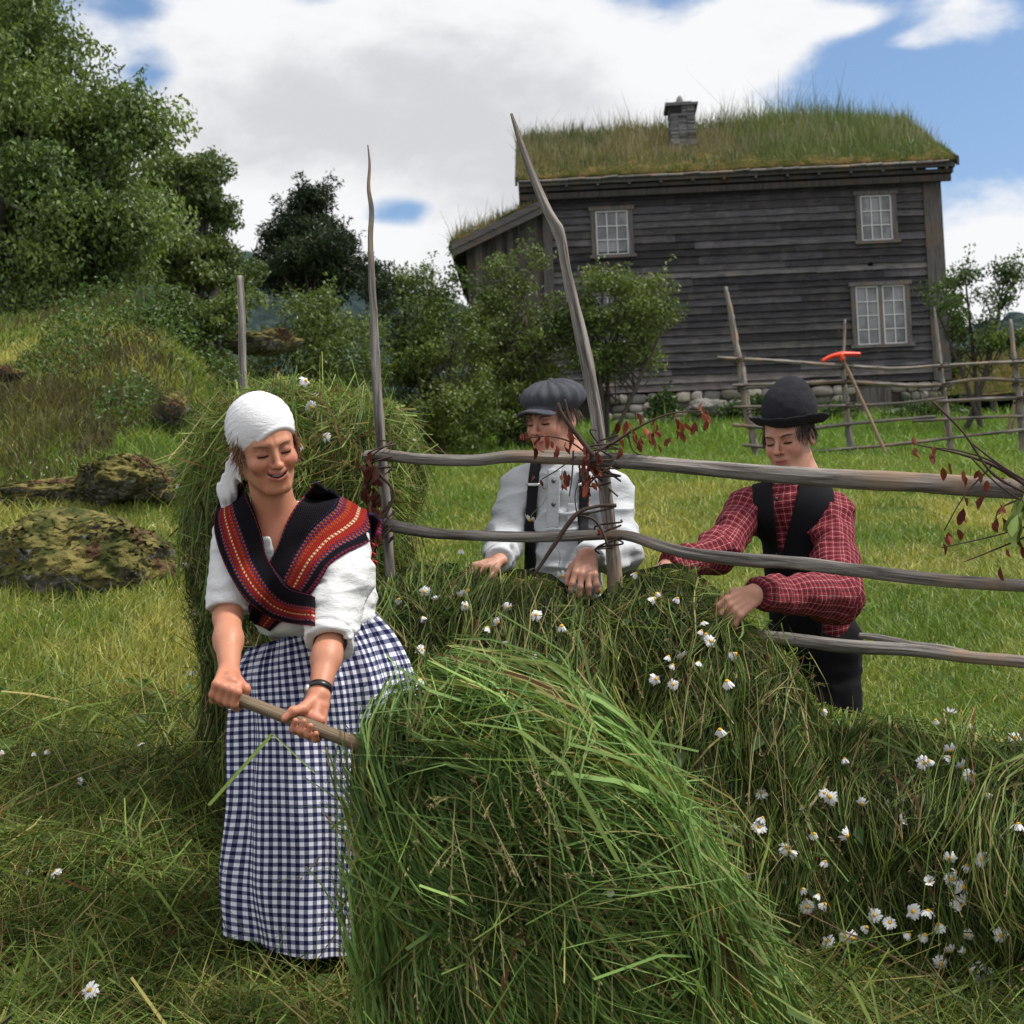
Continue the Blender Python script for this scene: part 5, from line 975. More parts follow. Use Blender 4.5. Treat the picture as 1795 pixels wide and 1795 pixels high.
def head_color(q, kind, base):
    fem = kind == 'woman'; ax = np.abs(q[:, 0]); fr = sstep(.03, .06, q[:, 1])
    c = np.tile(np.array(base, float), (len(q), 1))
    def lay(m, col, s=1.0): nonlocal c; m = (m * fr * s)[:, None]; c = c * (1 - m) + np.array(col) * m
    g = lambda x, y, sx, sy: np.exp(-(x / sx) ** 2 - (y / sy) ** 2)
    lay(g(ax - .040, q[:, 2] + .030, .020, .018), (.50, .13, .085), .5 if fem else .28); lay(g(q[:, 0], q[:, 2] + .028, .016, .014), (.50, .15, .10), .45)
    lay(g(ax - .031, q[:, 2] - .008, .018, .010), np.array(base) * [.50, .42, .42], .7)  # eye socket shade painted into the skin colour
    zc = q[:, 2] - (15.0 if fem else 2.0) * q[:, 0] ** 2
    if fem:
        lay(sstep(.030, .026, ax) * sstep(.0045, .0025, np.abs(zc + .0530)), (.36, .095, .08), .8); lay(sstep(.026, .022, ax) * sstep(.0060, .004, np.abs(zc + .0705)), (.42, .12, .10), .85)
        lay(sstep(.029, .027, ax) * sstep(.0046, .0030, np.abs(zc + .0615)) , (.05, .012, .012), 1)
    else:
        lay(sstep(.024, .019, ax) * sstep(.0105, .007, np.abs(zc + .0625)), (.40, .12, .10), .85); lay(sstep(.024, .019, ax) * sstep(.0018, .0008, np.abs(zc + .0625)), (.10, .03, .03), 1)  # lips, then a dark line painting the shade of the closed mouth
    lay(sstep(.017, .012, np.abs(ax - .031)) * sstep(.0022, .0008, np.abs(q[:, 2] - .0125 + 6 * (ax - .031) ** 2)), (.16, .06, .04), .6)  # shade of the upper eyelid crease, painted as a dark line
    zl = -.0030 + 3 * (ax - .031) ** 2; lay(sstep(.0165, .012, np.abs(ax - .031)) * sstep(.0042, .0018, np.abs(q[:, 2] - zl)), (.02, .012, .010), 1)
    zb = .0245 - 10 * (ax - .034) ** 2 + .10 * (ax - .034); lay(sstep(.020, .015, np.abs(ax - .033)) * sstep(.0032 if fem else .0042, .0014, np.abs(q[:, 2] - zb)), (.12, .06, .035) if fem else (.035, .02, .014), .75 if fem else .95)
    rn = fbm(q, 60, 3)[:, None]; c = c * (1 + rn * np.array([.05, .12, .12])); c = c * (1 - .10 * sstep(.3, .8, noise3(q, 140))[:, None])
    lay(g(ax - .006, q[:, 2] + .0355, .004, .003), (.12, .03, .02), .8)
    return c
# ---- hands
def grip_hand(c, a, e1, e2, rs, wrist, k_ang, sweep, th_ang, th_sweep, flip=1, th_slant=0.0):
    """fingers wrapped round a shaft through c along a; angles about the shaft in the e1,e2 plane"""
    pt = lambda s, ang, R_: c + a * s + (e1 * math.cos(ang) + e2 * math.sin(ang)) * R_
    segs = []; rf = rs + .0085
    for i in range(4):
        s = (i - 1.5) * .0195 * flip; Ls = (1, 1.08, 1.02, .84)[i]; R0 = rs + .017
        kn = pt(s * .95, k_ang, R0); pts = [kn] + [pt(s, k_ang + sweep * f * Ls, rf) for f in (.30, .62, .92)]
        rr = [.0103, .0092, .0083, .0072]; segs += [(pts[j], pts[j + 1], rr[j], rr[j + 1]) for j in range(3)]
        wv = wrist + a * s * .55; segs.append((wv * .75 + kn * .25, kn, .0125, .0112)); segs.append((wrist + a * s * .5, wv * .75 + kn * .25, .015, .0125))
    pm = pt(0, k_ang - sweep * .25, rs + .016); segs.append(((wrist + pm) / 2, pm, .02, .017)); segs.append((pt(-.018, k_ang - sweep * .3, rs + .014), pt(.018, k_ang - sweep * .3, rs + .014), .013, .013))
    b0 = wrist * .72 + pt(-.028 * flip, th_ang, rs + .02) * .28; t1 = pt(-.030 * flip, th_ang, rs + .016); t2 = pt((-.034 - th_slant * .5) * flip, th_ang + th_sweep * .5, rs + .011); t3 = pt((-.034 - th_slant) * flip, th_ang + th_sweep, rs + .0095)
    segs += [(b0, t1, .016, .0135), (t1, t2, .0130, .0108), (t2, t3, .0108, .0088)]
    return segs
def open_hand(wrist, d, n, side, curl=(.25, .45, .4), spread=.10, th=.6, scale=1.0):
    """side: unit vector from little finger to index; n: back of the hand"""
    d, n, side = norm(np.array(d, float)), norm(np.array(n, float)), norm(np.array(side, float)); segs = []
    for i in range(4):
        s = (1.5 - i) * .0200 * scale; kn = wrist + d * (.088 - .003 * abs(i - 1.2)) * scale + side * s + n * .004; segs.append((wrist + side * s * .6, kn, .0145 * scale, .0110 * scale))
        fd = norm(d + side * (1.5 - i) * spread); p = kn; ang = 0; L = np.array([.040, .026, .021]) * (.95, 1.07, 1.0, .80)[i] * scale; rr = [.0102, .0092, .0083, .0072]
        for j in range(3): ang += curl[j] + .05 * i; v = fd * math.cos(ang) - n * math.sin(ang); q = p + v * L[j]; segs.append((p, q, rr[j] * scale, rr[j + 1] * scale)); p = q
    t0 = wrist + d * .020 + side * .016; t1 = wrist + d * .052 * scale + side * .044 * scale - n * .012; t2 = t1 + norm(d * .9 + side * .35 - n * th) * .033; t3 = t2 + norm(d * 1. + side * .0 - n * th) * .025
    segs += [(t0, t1, .017, .0140), (t1, t2, .0125, .0108), (t2, t3, .0108, .0088)]; return segs
def segs_sdf(p, segs, k=.007):
    lo = np.min([np.minimum(a, b) for a, b, *_ in segs], 0) - .05; hi = np.max([np.maximum(a, b) for a, b, *_ in segs], 0) + .05
    q = np.maximum(np.maximum(lo - p, p - hi), 0); d = np.linalg.norm(q, axis=-1) + .03; m = d <= .0301
    if m.any():
        pp = p[m]; v = None
        for a, b, r1, r2 in segs: x = cap(pp, a, b, r1, r2); v = x if v is None else smin(v, x, k)
        d[m] = v
    return d
def folds(p, sc, amp, o=2): n = fbm(p * np.asarray(sc), 1, o); return amp * (1 - np.abs(n) * 2.2)
def part_surf(name, f, lo, hi, h, mat, parent, it=2, colf=None, uvf=None):
    V, F = surfnet(f, lo, hi, h); V = smooth_mesh(V, F, it)
    return mk(name, V, F, mat, parent, colf(V) if colf else None, uvf(V) if uvf else None)
def bone_uv(V, bones):   # u around, v along the nearest bone (metres)
    D = np.stack([cap(V, a, b, r, r2) for a, b, r, r2 in bones], 1); k = D.argmin(1); uv = np.zeros((len(V), 2)); base = 0
    for i, (a, b, r, r2) in enumerate(bones):
        a = np.asarray(a, float); ab = np.asarray(b, float) - a; L = np.linalg.norm(ab); t = ab / L; m_ = k == i; q = V[m_] - a; al = q @ t; pr = q - al[:, None] * t
        x = norm(np.cross(t, [0, 1, 0.01])); y = np.cross(t, x); uv[m_, 0] = np.arctan2(pr @ x, -(pr @ y) * np.sign(y[1] + 1e-9) * -1) * (r + r2) * .5; uv[m_, 1] = base + al; base += L
    return uv
def drape(name, rows, f, d0, off, thick, nu, nv, mat, parent, vl=None, it=60, warp=None):
    """cloth panel laid on a garment: rows of (x0,y0,x1,y1) screen cross-sections, traced to the surface, given real thickness"""
    rows = catmull(np.array(rows, float), nv); u = np.linspace(0, 1, nu)
    X = rows[:, 0, None] * (1 - u) + rows[:, 2, None] * u; Y = rows[:, 1, None] * (1 - u) + rows[:, 3, None] * u
    A = march(X, Y, f, d0, off, it); A = A.reshape(nv, nu, 3)
    for _ in range(9): A[1:-1] = A[1:-1] * .5 + (A[2:] + A[:-2]) * .25; A[:, 1:-1] = A[:, 1:-1] * .6 + (A[:, 2:] + A[:, :-2]) * .2
    nr = norm(np.cross(np.gradient(A, axis=1), np.gradient(A, axis=0))); nr *= np.sign((nr * norm(CAM - A)).sum(-1, keepdims=True) + 1e-9)
    if warp is not None: A = A + nr * warp(A, u)[..., None]
    B = A - nr * thick; A = A + nr * thick * .5
    L = np.concatenate([[0], np.cumsum(np.linalg.norm(np.diff(A[:, nu // 2], axis=0), axis=1))])
    uv = np.stack([np.broadcast_to(u, (nv, nu)), np.broadcast_to(L[:, None], (nv, nu))], -1).reshape(-1, 2); N = nu * nv
    i = np.arange(nv - 1)[:, None] * nu + np.arange(nu - 1)[None]; q = np.stack([i, i + 1, i + nu + 1, i + nu], -1).reshape(-1, 4)
    F = [q, q[:, ::-1] + N]; k = np.arange(nv - 1) * nu; F += [np.stack([k, k + nu, k + nu + N, k + N], 1), np.stack([k + nu - 1 + N, k + 2 * nu - 1 + N, k + 2 * nu - 1, k + nu - 1], 1)]; k = np.arange(nu - 1); e = (nv - 1) * nu
    F += [np.stack([k + N, k + 1 + N, k + 1, k], 1), np.stack([k + e, k + e + 1, k + e + 1 + N, k + e + N], 1)]
    return mk(name, np.concatenate([A.reshape(-1, 3), B.reshape(-1, 3)]), F, mat, parent, uv=np.concatenate([uv, uv])), A
# ---- cloth materials
def cloth(name, col, rough=.85, weave=900, bs=.25, ns=6, na=.05, wrk=0, **kw):
    m, t = newmat(name); o = obj(t); n = t.noise(o, weave, 2); h = n
    if wrk: h = t.m('ADD', t.m('MULTIPLY', n, .25), t.noise(t.scalev(o, (1, 1, 2.2)), wrk, 4, .6, 1.0))
    finish(t, bsdf(t, t.mix(t.noise(o, ns, 3), [c * (1 - na) for c in col], [c * (1 + na) for c in col]), rough, .15, h, bs, .003 if not wrk else .012, **kw).outputs[0]); return m
M['white'] = cloth('white_cotton', (.62, .62, .63), .85, 900, .45, 6, .02, 28); M['linen'] = cloth('scarf_linen', (.66, .66, .68), .85, 900, .4, 6, .02, 30); M['black'] = cloth('black_wool', (.008, .008, .010), .95, 700, .3)
M['bluegrey'] = cloth('pale_shirt_cotton', (.46, .475, .50), .85, 900, .4, 10, .03, 26); M['felt'] = cloth('charcoal_felt', (.022, .022, .027), 1.0, 260, .8, 40, .35)
M['strap'] = cloth('black_strap', (.010, .010, .012), .7); M['metal'] = plain('metal', (.55, .55, .55), .3, .5, Metallic=.8); M['leather'] = plain('black_leather', (.01, .009, .009), .35, .5)
M['tooth'] = plain('teeth', (.72, .68, .60), .25, .5)
def stripes(t, x, per, w0): return t.m('LESS_THAN', t.m('FRACT', t.m('MULTIPLY', x, 1 / per)), w0)
m, t = newmat('gingham'); sp = t.node('ShaderNodeSeparateXYZ'); t.l.new(uvc(t), sp.inputs[0]); a, b_ = stripes(t, sp.outputs[0], .0222, .5), stripes(t, sp.outputs[1], .0222, .5)
c = t.mix(t.m('MULTIPLY', t.m('ADD', a, b_), .5), (.70, .71, .78), (.018, .020, .085)); c2 = t.mix(t.m('MULTIPLY', a, b_), c, (.010, .011, .050)); w2 = t.m('MULTIPLY', t.m('ABSOLUTE', t.m('SUBTRACT', a, b_)), 1.0); c2 = t.mix(w2, c2, (.15, .155, .25))
finish(t, bsdf(t, c2, .85, .12, t.m('ADD', t.m('MULTIPLY', t.noise(obj(t), 900, 2), .2), t.noise(t.scalev(obj(t), (1, 1, .5)), 22, 3)), .6, .010).outputs[0]); M['gingham'] = m
m, t = newmat('red_plaid'); sp = t.node('ShaderNodeSeparateXYZ'); t.l.new(uvc(t), sp.inputs[0]); c = (.165, .015, .025)
for ax_ in (0, 1):
    x = sp.outputs[ax_]; c = t.mix(t.m('MULTIPLY', stripes(t, x, .022, .18), .7), c, (.03, .008, .012)); c = t.mix(t.m('MULTIPLY', stripes(t, t.m('ADD', x, .011), .022, .07), .65), c, (.50, .27, .27)); c = t.mix(t.m('MULTIPLY', stripes(t, t.m('ADD', x, .020), .015, .08), .5), c, (.05, .01, .015))
finish(t, bsdf(t, c, .85, .12, t.noise(t.scalev(obj(t), (1, 1, 1.8)), 26, 4, .6, 1), .4, .012).outputs[0]); M['plaid'] = m
m, t = newmat('knitted_band'); sp = t.node('ShaderNodeSeparateXYZ'); t.l.new(uvc(t), sp.inputs[0]); u, v = sp.outputs[0], sp.outputs[1]
dash = stripes(t, v, .011, .52); dash2 = stripes(t, t.m('ADD', v, .0055), .011, .52); c = (.010, .009, .012)
def band(u0, u1): return t.m('MULTIPLY', t.m('GREATER_THAN', u, u0), t.m('LESS_THAN', u, u1))
BL, RE, OR, CR, NV = (.012, .010, .014), (.27, .022, .016), (.31, .07, .026), (.62, .50, .34), (.022, .020, .075)
for u0, u1, c1, c2_ in [(.0, .02, RE, NV), (.36, .375, NV, BL), (.40, .45, OR, NV), (.45, .50, NV, RE), (.50, .56, OR, RE), (.56, .645, RE, RE), (.645, .685, CR, OR), (.685, .77, RE, RE), (.77, .81, NV, RE), (.81, .86, OR, NV), (.86, .875, NV, BL), (.975, 1.01, RE, NV)]: c = t.mix(band(u0, u1), c, t.mix(dash, c1, c2_))
kn = t.m('MULTIPLY', t.m('SINE', t.m('MULTIPLY', v, 2 * math.pi / .0055)), t.m('SINE', t.m('MULTIPLY', u, 2 * math.pi * 26)))
finish(t, bsdf(t, c, 1.0, .05, kn, .7, .003).outputs[0]); M['knit'] = m
m, t = newmat('grey_tweed'); o = obj(t); n = t.noise(t.scalev(o, (60, 60, 9)), 1, 3); n2 = t.noise(o, 400, 3); finish(t, bsdf(t, t.mix(t.m('MULTIPLY', t.m('ADD', n, n2), .5), (.012, .013, .018), (.115, .12, .14)), .95, .1, n2, .5, .003).outputs[0]); M['tweed'] = m
def hairs(name, starts, dirs, L, parent, c1, c2, w=.0012, K=7, curl=.3, mess=.14):
    n = len(starts); d = norm(norm(dirs) + RNG.normal(0, mess, dirs.shape)); tt = np.linspace(0, 1, K); cv = norm(RNG.normal(size=(n, 3))) * curl
    p = starts[:, None] + (d[:, None] * tt[None, :, None] + cv[:, None] * (tt ** 2)[None, :, None] + np.array([0, 0, -.3]) * (tt ** 2)[None, :, None]) * (L * RNG.uniform(.5, 1.2, n))[:, None, None]
    V, F = ribbons(p, np.full((n, 1), w) * np.interp(tt, [0, .7, 1], [1, .8, .1])[None]); return mk(name, V, F, M['hairm'], parent, ribcol(vary(c1, c2, n), K), smooth=False)
M['hairm'] = plain('hair', (1, 1, 1), .5, .4, useattr=True)
# ================================================================== the woman
wm = empty('person', [*P(560, 1720, 3.95)[:2], 0], 'woman in a white headscarf and gingham skirt, bending over a hay fork and smiling down', 'person')
HC, HR = P(465, 783, 3.74), headmat(math.radians(22), math.radians(24), math.radians(-13)); HS = 1.0
SH_R, SH_L = P(412, 935, 3.86), P(588, 925, 3.84)          # her right / left shoulder
EL_R, EL_L = P(399, 1082, 3.76), P(582, 1105, 3.66)
WR_R, WR_L = P(402, 1180, 3.56), P(559, 1218, 3.51)
GR_R, GR_L = P(392, 1214, 3.46), P(541, 1272, 3.435)
e1 = norm(np.cross(FAX, [0, 0, 1.])); e1 = e1 * -np.sign(e1[1]); e2 = norm(np.cross(e1, FAX)); e2 = e2 * np.sign(e2[2])   # e1 towards camera, e2 up
GR_R = FA + FAX * ((GR_R - FA) @ FAX + .012); GR_L = FA + FAX * ((GR_L - FA) @ FAX)
hand_r = grip_hand(GR_R, FAX, e1, e2, .016, WR_R, math.radians(35), math.radians(-215), math.radians(130), math.radians(100), -1)
hand_l = grip_hand(GR_L, FAX, e1, e2, .0165, WR_L, math.radians(-160), math.radians(185), math.radians(110), math.radians(-110), 1, .022)
CH = P(506, 975, 3.90)
def w_body(p):
    q = (p - HC) @ HR / HS; r_ = np.linalg.norm(q, axis=1); d = (r_ - .14); mk_ = r_ < .19
    if mk_.any(): d[mk_] = head_sdf(q[mk_], 'woman') * HS
    n0 = P(478, 850, 3.80); d = smin(d, cap(p, HC + HR @ np.array([0, -.02, -.05]), P(487, 925, 3.86), .055, .060), .03)
    d = smin(d, cap(p, P(440, 940, 3.88), P(560, 932, 3.87), .055, .055), .05)
    d = smin(d, ell(p, P(500, 985, 3.88), (.135, .09, .15)), .05); d = smin(d, ell(p, P(478, 962, 3.85), (.06, .035, .06)), .04); d = smin(d, ell(p, P(560, 1100, 3.95), (.13, .10, .12)), .05); d = smin(d, ell(p, P(570, 1180, 3.98), (.15, .12, .13)), .05)
    for a, b, c in ((SH_R, EL_R, WR_R), (SH_L, EL_L, WR_L)):
        d = smin(d, cap(p, a, b, .048, .038), .03); d = smin(d, cap(p, b, b * .55 + c * .45, .037, .036), .015); d = smin(d, cap(p, b * .6 + c * .4, c, .037, .0245), .02)
    for hseg in (hand_r, hand_l): d = smin(d, segs_sdf(p, hseg), .012)
    for px in (520, 600): d = smin(d, cap(p, P(px + 10, 1200, 3.98), P(px, 1460, 3.97), .075, .052), .03); d = smin(d, cap(p, P(px, 1460, 3.97), P(px, 1700, 3.99), .052, .035), .02)
    return d
SK = (.46, .205, .125)
def w_col(V):
    q = (V - HC) @ HR; c = np.tile(np.array(SK), (len(V), 1)); m_ = np.linalg.norm(q, axis=1) < .15; c[m_] = head_color(q[m_], 'woman', SK)
    for segs, w_ in ((hand_r, WR_R), (hand_l, WR_L)):
        dd = np.min([np.linalg.norm(V - s[1], axis=1) for s in segs], 0); dm = sstep(.09, .03, np.linalg.norm(V - w_, axis=1) * 0 + dd)[:, None] * .35; c = c * (1 - dm) + np.array([.46, .155, .095]) * dm
    ch = sstep(.10, .03, np.linalg.norm(V - P(485, 935, 3.80), axis=1))[:, None] * .45; return c * (1 - ch) + np.array([.45, .14, .09]) * ch
part_surf('body', w_body, P(340, 690, 3.9) * [1, 0, 0] + [-.12, 3.2, -.05], P(700, 690, 3.9) * [1, 0, 1] + [.1, 4.3, .1], .0023, M['skin'], wm, 1, w_col)
# teeth
V_, F_ = surfnet(lambda p: (lambda q: smax(ell(np.stack([q[:, 0], q[:, 1], q[:, 2] - 15 * q[:, 0] ** 2], 1), (0, .0775, -.0605), (.0255, .0125, .0040)), -ell(q, (0, 0, 0), (.01, .01, .01)), .001))((p - HC) @ HR), HC - .13, HC + .13, .0018); mk('teeth', V_, F_, M['tooth'], wm)
# headscarf
def w_scarf(p):
    q = (p - HC) @ HR; ph_ = q[:, 2] * 105 - q[:, 1] * 95 + 3 * noise3(q, 11); fo = -.0034 * np.exp(-np.abs(np.sin(ph_)) * 4) * sstep(.085, .0, q[:, 1] + q[:, 2] * .4) + .0012 * noise3(q * [12, 12, 20])
    d = ell(q, (0, -.024, .048), (.089, .108, .093)) - .002
    d = smin(d, ell(q, (0, -.085, .020), (.058, .040, .055)), .05) + fo
    inner = ell(q, (0, -.012, .040), (.077, .097, .085)); d = smax(d, -inner, .003)
    pl = q @ norm(np.array([0, -.62, .78])) ; cut = (-.009 + .30 * q[:, 0] - 2.0 * q[:, 0] ** 2) - pl; d = smax(d, cut, .006)
    roll = np.abs(cut) ; d2 = np.sqrt(np.maximum(ell(q, (0, -.018, .044), (.083, .103, .088)), 0) ** 2 + (cut + .004) ** 2) - .0045; d = smin(d, d2, .006)
    k0, k1 = P(408, 815, 3.80), P(398, 860, 3.83); t_ = smin(cap(p, HC + HR @ np.array([-.03, -.10, -.03]), k0, .030, .020), cap(p, k0, k1, .018, .026), .02); t_ = smin(t_, cap(p, k1, P(400, 900, 3.86), .024, .018), .02); t_ = smin(t_, cap(p, k0, P(424, 852, 3.78), .014, .018), .012)
    t_ = t_ + .0022 * np.sin(((p @ np.array([1, .3, .25]))) * 300 + noise3(p, 12) * 2); sk = (np.abs((p - k1) @ np.array([.2, .97, 0])) - .022); t_ = smax(t_, sk, .01)
    return smin(d, t_, .018)
part_surf('headscarf', w_scarf, HC - [.17, .2, .32], HC + [.17, .2, .17], .0023, M['linen'], wm, 1)
# hair at the temples and over the brow
n = 6; a = RNG.uniform(-1.15, 1.0, n); z0 = .046 - .018 * np.abs(a) ** 2; st = np.stack([np.sin(a) * .074, .018 + np.cos(a) * .068, z0 - .03 * (np.abs(a) > .8)], -1); dr = np.stack([np.sin(a) * .5 + np.sign(a) * .3, np.cos(a) * .5, -np.ones(n) * .9], -1)
hairs('hair', HC + st @ HR.T, dr @ HR.T, .020, wm, (.14, .065, .03), (.26, .13, .06), .0011, curl=.4)
n = 650; sd = np.where(RNG.random(n) < .5, -1, 1); st = np.stack([sd * (.074 + RNG.normal(0, .003, n)), .012 + RNG.normal(0, .012, n), .022 + RNG.normal(0, .022, n)], -1); dr = np.stack([sd * .35, -.2 + RNG.normal(0, .1, n), -np.ones(n)], -1); hairs('hair', HC + st @ HR.T, dr @ HR.T, .040, wm, (.13, .06, .03), (.24, .12, .055), .0008, curl=.35)
# blouse
def w_torso(p):
    d = cap(p, P(428, 948, 3.88), P(572, 936, 3.87), .066, .070); d = smin(d, ell(p, P(505, 990, 3.90), (.150, .110, .165)), .05)
    d = smin(d, ell(p, P(445, 1025, 3.83), (.068, .085, .070)), .04); d = smin(d, ell(p, P(540, 1020, 3.80), (.075, .075, .072)), .04)
    d = smin(d, ell(p, P(548, 1082, 3.92), (.160, .135, .070), ), .04); d = smin(d, ell(p, P(600, 1050, 3.97), (.095, .10, .08)), .04); return d
def w_sleeves(p):
    CR_, CL_ = EL_R, EL_L
    eR = SH_R * .10 + EL_R * .90; eL = EL_L * .82 + WR_L * .18
    r = cap(p, SH_R, eR, .062, .053); r = smax(r, (p - eR) @ norm(EL_R - SH_R) - .004, .006)
    mid = SH_L * .5 + EL_L * .5 + [.012, 0, 0]; l = smin(cap(p, SH_L + [.012, 0, -.01], mid, .076, .086), cap(p, mid, eL, .084, .060), .03); l = smax(l, (p - eL) @ norm(WR_L - EL_L) - .006, .006)
    hol = cap(p, EL_L, WR_L, .046, .046); l = smax(l, -smax(hol, -((p - eL) @ norm(WR_L - EL_L) + .03), .004), .004)
    cuf = (p - eL) @ norm(WR_L - EL_L); l = l - .004 * np.exp(-(np.abs(cuf + .018) / .004) ** 2) * -1
    return smin(r, l, .02)
vN = P(487, 985, 3.75)
def w_blouse(p):
    d = smin(w_torso(p), w_sleeves(p), .03)
    d = d - folds(p + 3, (9, 9, 26), .0065) * .55 - folds(p, (7, 7, 7), .006) - .004 * noise3(p * [14, 14, 60])
    a_ = proj(p); zx = np.interp(a_[1], [870, 930, 985], [26, 15, 0]); wedge_ = (np.abs(a_[0] - 486) - zx) * p[:, 1] / FPX; fr = p[:, 1] - 3.88; neck = cap(p, P(484, 930, 3.88), P(476, 860, 3.82), .056, .062)
    d = smax(d, -smax(np.maximum(wedge_, (a_[1] - 988) * .0015), fr, .01), .006); return smax(d, -neck, .01)
part_surf('blouse', w_blouse, P(340, 1180, 3.9) * [1, 0, 1] + [-.05, 3.45, -.02], P(700, 860, 3.9) * [1, 0, 1] + [.05, 4.25, .06], .003, M['white'], wm, 1)
# knitted shawl: two bands crossing on the breast, tucked into the waist, and its back over the shoulders
f_sh = lambda p: smin(smin(w_torso(p), w_sleeves(p), .05), cap(p, P(484, 950, 3.87), P(479, 880, 3.84), .062, .058), .07)
rows_l = [(0, 0, 0, 0), (550, 846, 668, 912), (543, 858, 662, 938), (520, 884, 642, 952), (501, 918, 608, 965), (488, 955, 578, 988), (468, 995, 556, 1022), (455, 1030, 535, 1045), (440, 1062, 500, 1082), (436, 1085, 474, 1106)]
rows_r = [(430, 842, 384, 880), (432, 865, 376, 922), (447, 905, 382, 958), (459, 940, 392, 985), (466, 972, 408, 1018), (483, 1002, 432, 1052), (505, 1030, 470, 1080), (533, 1040, 510, 1093), (548, 1044, 548, 1096)]
drape('shawl', rows_l[1:], f_sh, 3.3, .009, .008, 44, 90, M['knit'], wm, warp=lambda A, u: .004 * noise3(A, 18))
drape('shawl', [(*r,) for r in rows_r], f_sh, 3.3, .019, .008, 44, 90, M['knit'], wm, warp=lambda A, u: .004 * noise3(A, 18))
def w_back(p):   # back of the shawl lying over the shoulders and shoulder blades
    d = smin(w_torso(p), cap(p, SH_L + [.012, 0, -.01], (SH_L + EL_L) / 2, .078, .086), .04) - .013; inn = -(d + .010)
    ctr = P(505, 930, 3.9); a_ = proj(p); d = smax(d, inn, .003); d = smax(d, -(p[:, 1] - 3.90), .01); d = smax(d, (P(600, 1000, 4)[2] - .02 + .02 * np.sin(p[:, 0] * 60)) - p[:, 2], .01); d = smax(d, -cap(p, P(484, 940, 3.89), P(476, 860, 3.82), .062, .066), .008)
    return d - .003 * noise3(p, 22)
part_surf('shawl', w_back, P(340, 1100, 3.9) * [1, 0, 1] + [-.05, 3.8, 0], P(700, 840, 3.9) * [1, 0, 1] + [.05, 4.25, .05], .0035, M['black'], wm, 1)
b = MB()
th = np.linspace(0, 1, 60); X = np.interp(th, [0, .4, .6, .8, 1], [632, 652, 647, 655, 640]) + 6 * np.sin(th * 40); Y = 905 + th * 100; v, f, uv = tube(P(X, Y, np.interp(th, [0, 1], [3.86, 3.95])), np.full(60, .004), 160, 6, .15); b.add(v, f, uv=uv)
b.build('shawl_edge', plain('wool_edge', (.30, .03, .03), 1, .05, 60, .8), wm, True)
# gingham skirt
def skirt(name, rows, mat, dr, nseg, pleat, parent, per):
    rows = catmull(np.array(rows, float), 120); nt_ = len(rows); th = np.linspace(0, 2 * np.pi, nseg + 1); V = []; UV = []
    prev = None; vv = 0
    for k, (xl, yl, xr, yr, d0, rd, am) in enumerate(rows):
        a = P(xl, yl, d0); b2 = P(xr, yr, d0); c = (a + b2) / 2; hx = (b2 - a) / 2; f = k / (nt_ - 1)
        ph = th + .25 * f * np.sin(th * 2 + 1); gather = np.exp(-f * 9)
        am_ = am * (2.0 + 1.3 * f) * (gather * (np.sin(th * 46 + 3 * np.sin(th * 3)) * .55) + (1 - gather) * (.55 * np.sin(th * 7 + 1.1 * np.sin(th * 2) + f * 1.5) + .30 * np.sin(th * 13 + 2 + f) * (1 - f * .5) + .25 * noise3(np.stack([np.cos(th) * 3, np.sin(th) * 3, th * 0 + f * 5], -1))))
        rr = 1 + am_ / np.linalg.norm(hx)
        pt = c + np.cos(ph)[:, None] * hx * rr[:, None] + np.sin(ph)[:, None] * np.array([0, -1, 0]) * rd * rr[:, None]; V.append(pt)
        if prev is not None: vv += np.linalg.norm(c - prev) * 1.02
        prev = c; UV.append(np.stack([th / (2 * np.pi) * per + .004 * np.sin(f * 9 + th), vv + .012 * np.sin(th * 3 + f * 3) * f], -1))
    V = np.array(V); UV = np.array(UV); n_ = nseg + 1; i = np.arange(nt_ - 1)[:, None] * n_ + np.arange(nseg)[None]
    return mk(name, V.reshape(-1, 3), np.stack([i, i + n_, i + n_ + 1, i + 1], -1).reshape(-1, 4), mat, parent, uv=UV.reshape(-1, 2))
SR = [(438, 1136, 655, 1074, 3.95, .125, .006), (424, 1172, 690, 1120, 3.95, .15, .012), (417, 1225, 722, 1190, 3.94, .18, .013), (415, 1290, 735, 1270, 3.94, .20, .013), (411, 1380, 738, 1370, 3.93, .215, .013), (408, 1470, 735, 1465, 3.93, .225, .013), (407, 1550, 728, 1562, 3.93, .23, .013), (412, 1628, 720, 1648, 3.93, .235, .013)]
skirt('skirt', SR, M['gingham'], 0, 420, 0, wm, 1.62)
skirt('underskirt', [(450, 1500, 700, 1500, 3.95, .19, .008), (435, 1600, 705, 1610, 3.95, .21, .01), (440, 1690, 708, 1712, 3.95, .21, .012)], M['black'], 0, 200, 0, wm, 1.5)
for px in (515, 600):
    a = P(px, 1712, 3.88); part_surf('shoe', lambda p, a=a: smax(smin(ell(p, a + [0, -.10, .005], (.045, .10, .038)), cap(p, a + [0, .02, .03], a + [0, .02, .07], .042, .040), .03), a[2] - .035 - p[:, 2], .006), a - [.1, .3, .1], a + [.1, .2, .15], .004, M['leather'], wm)
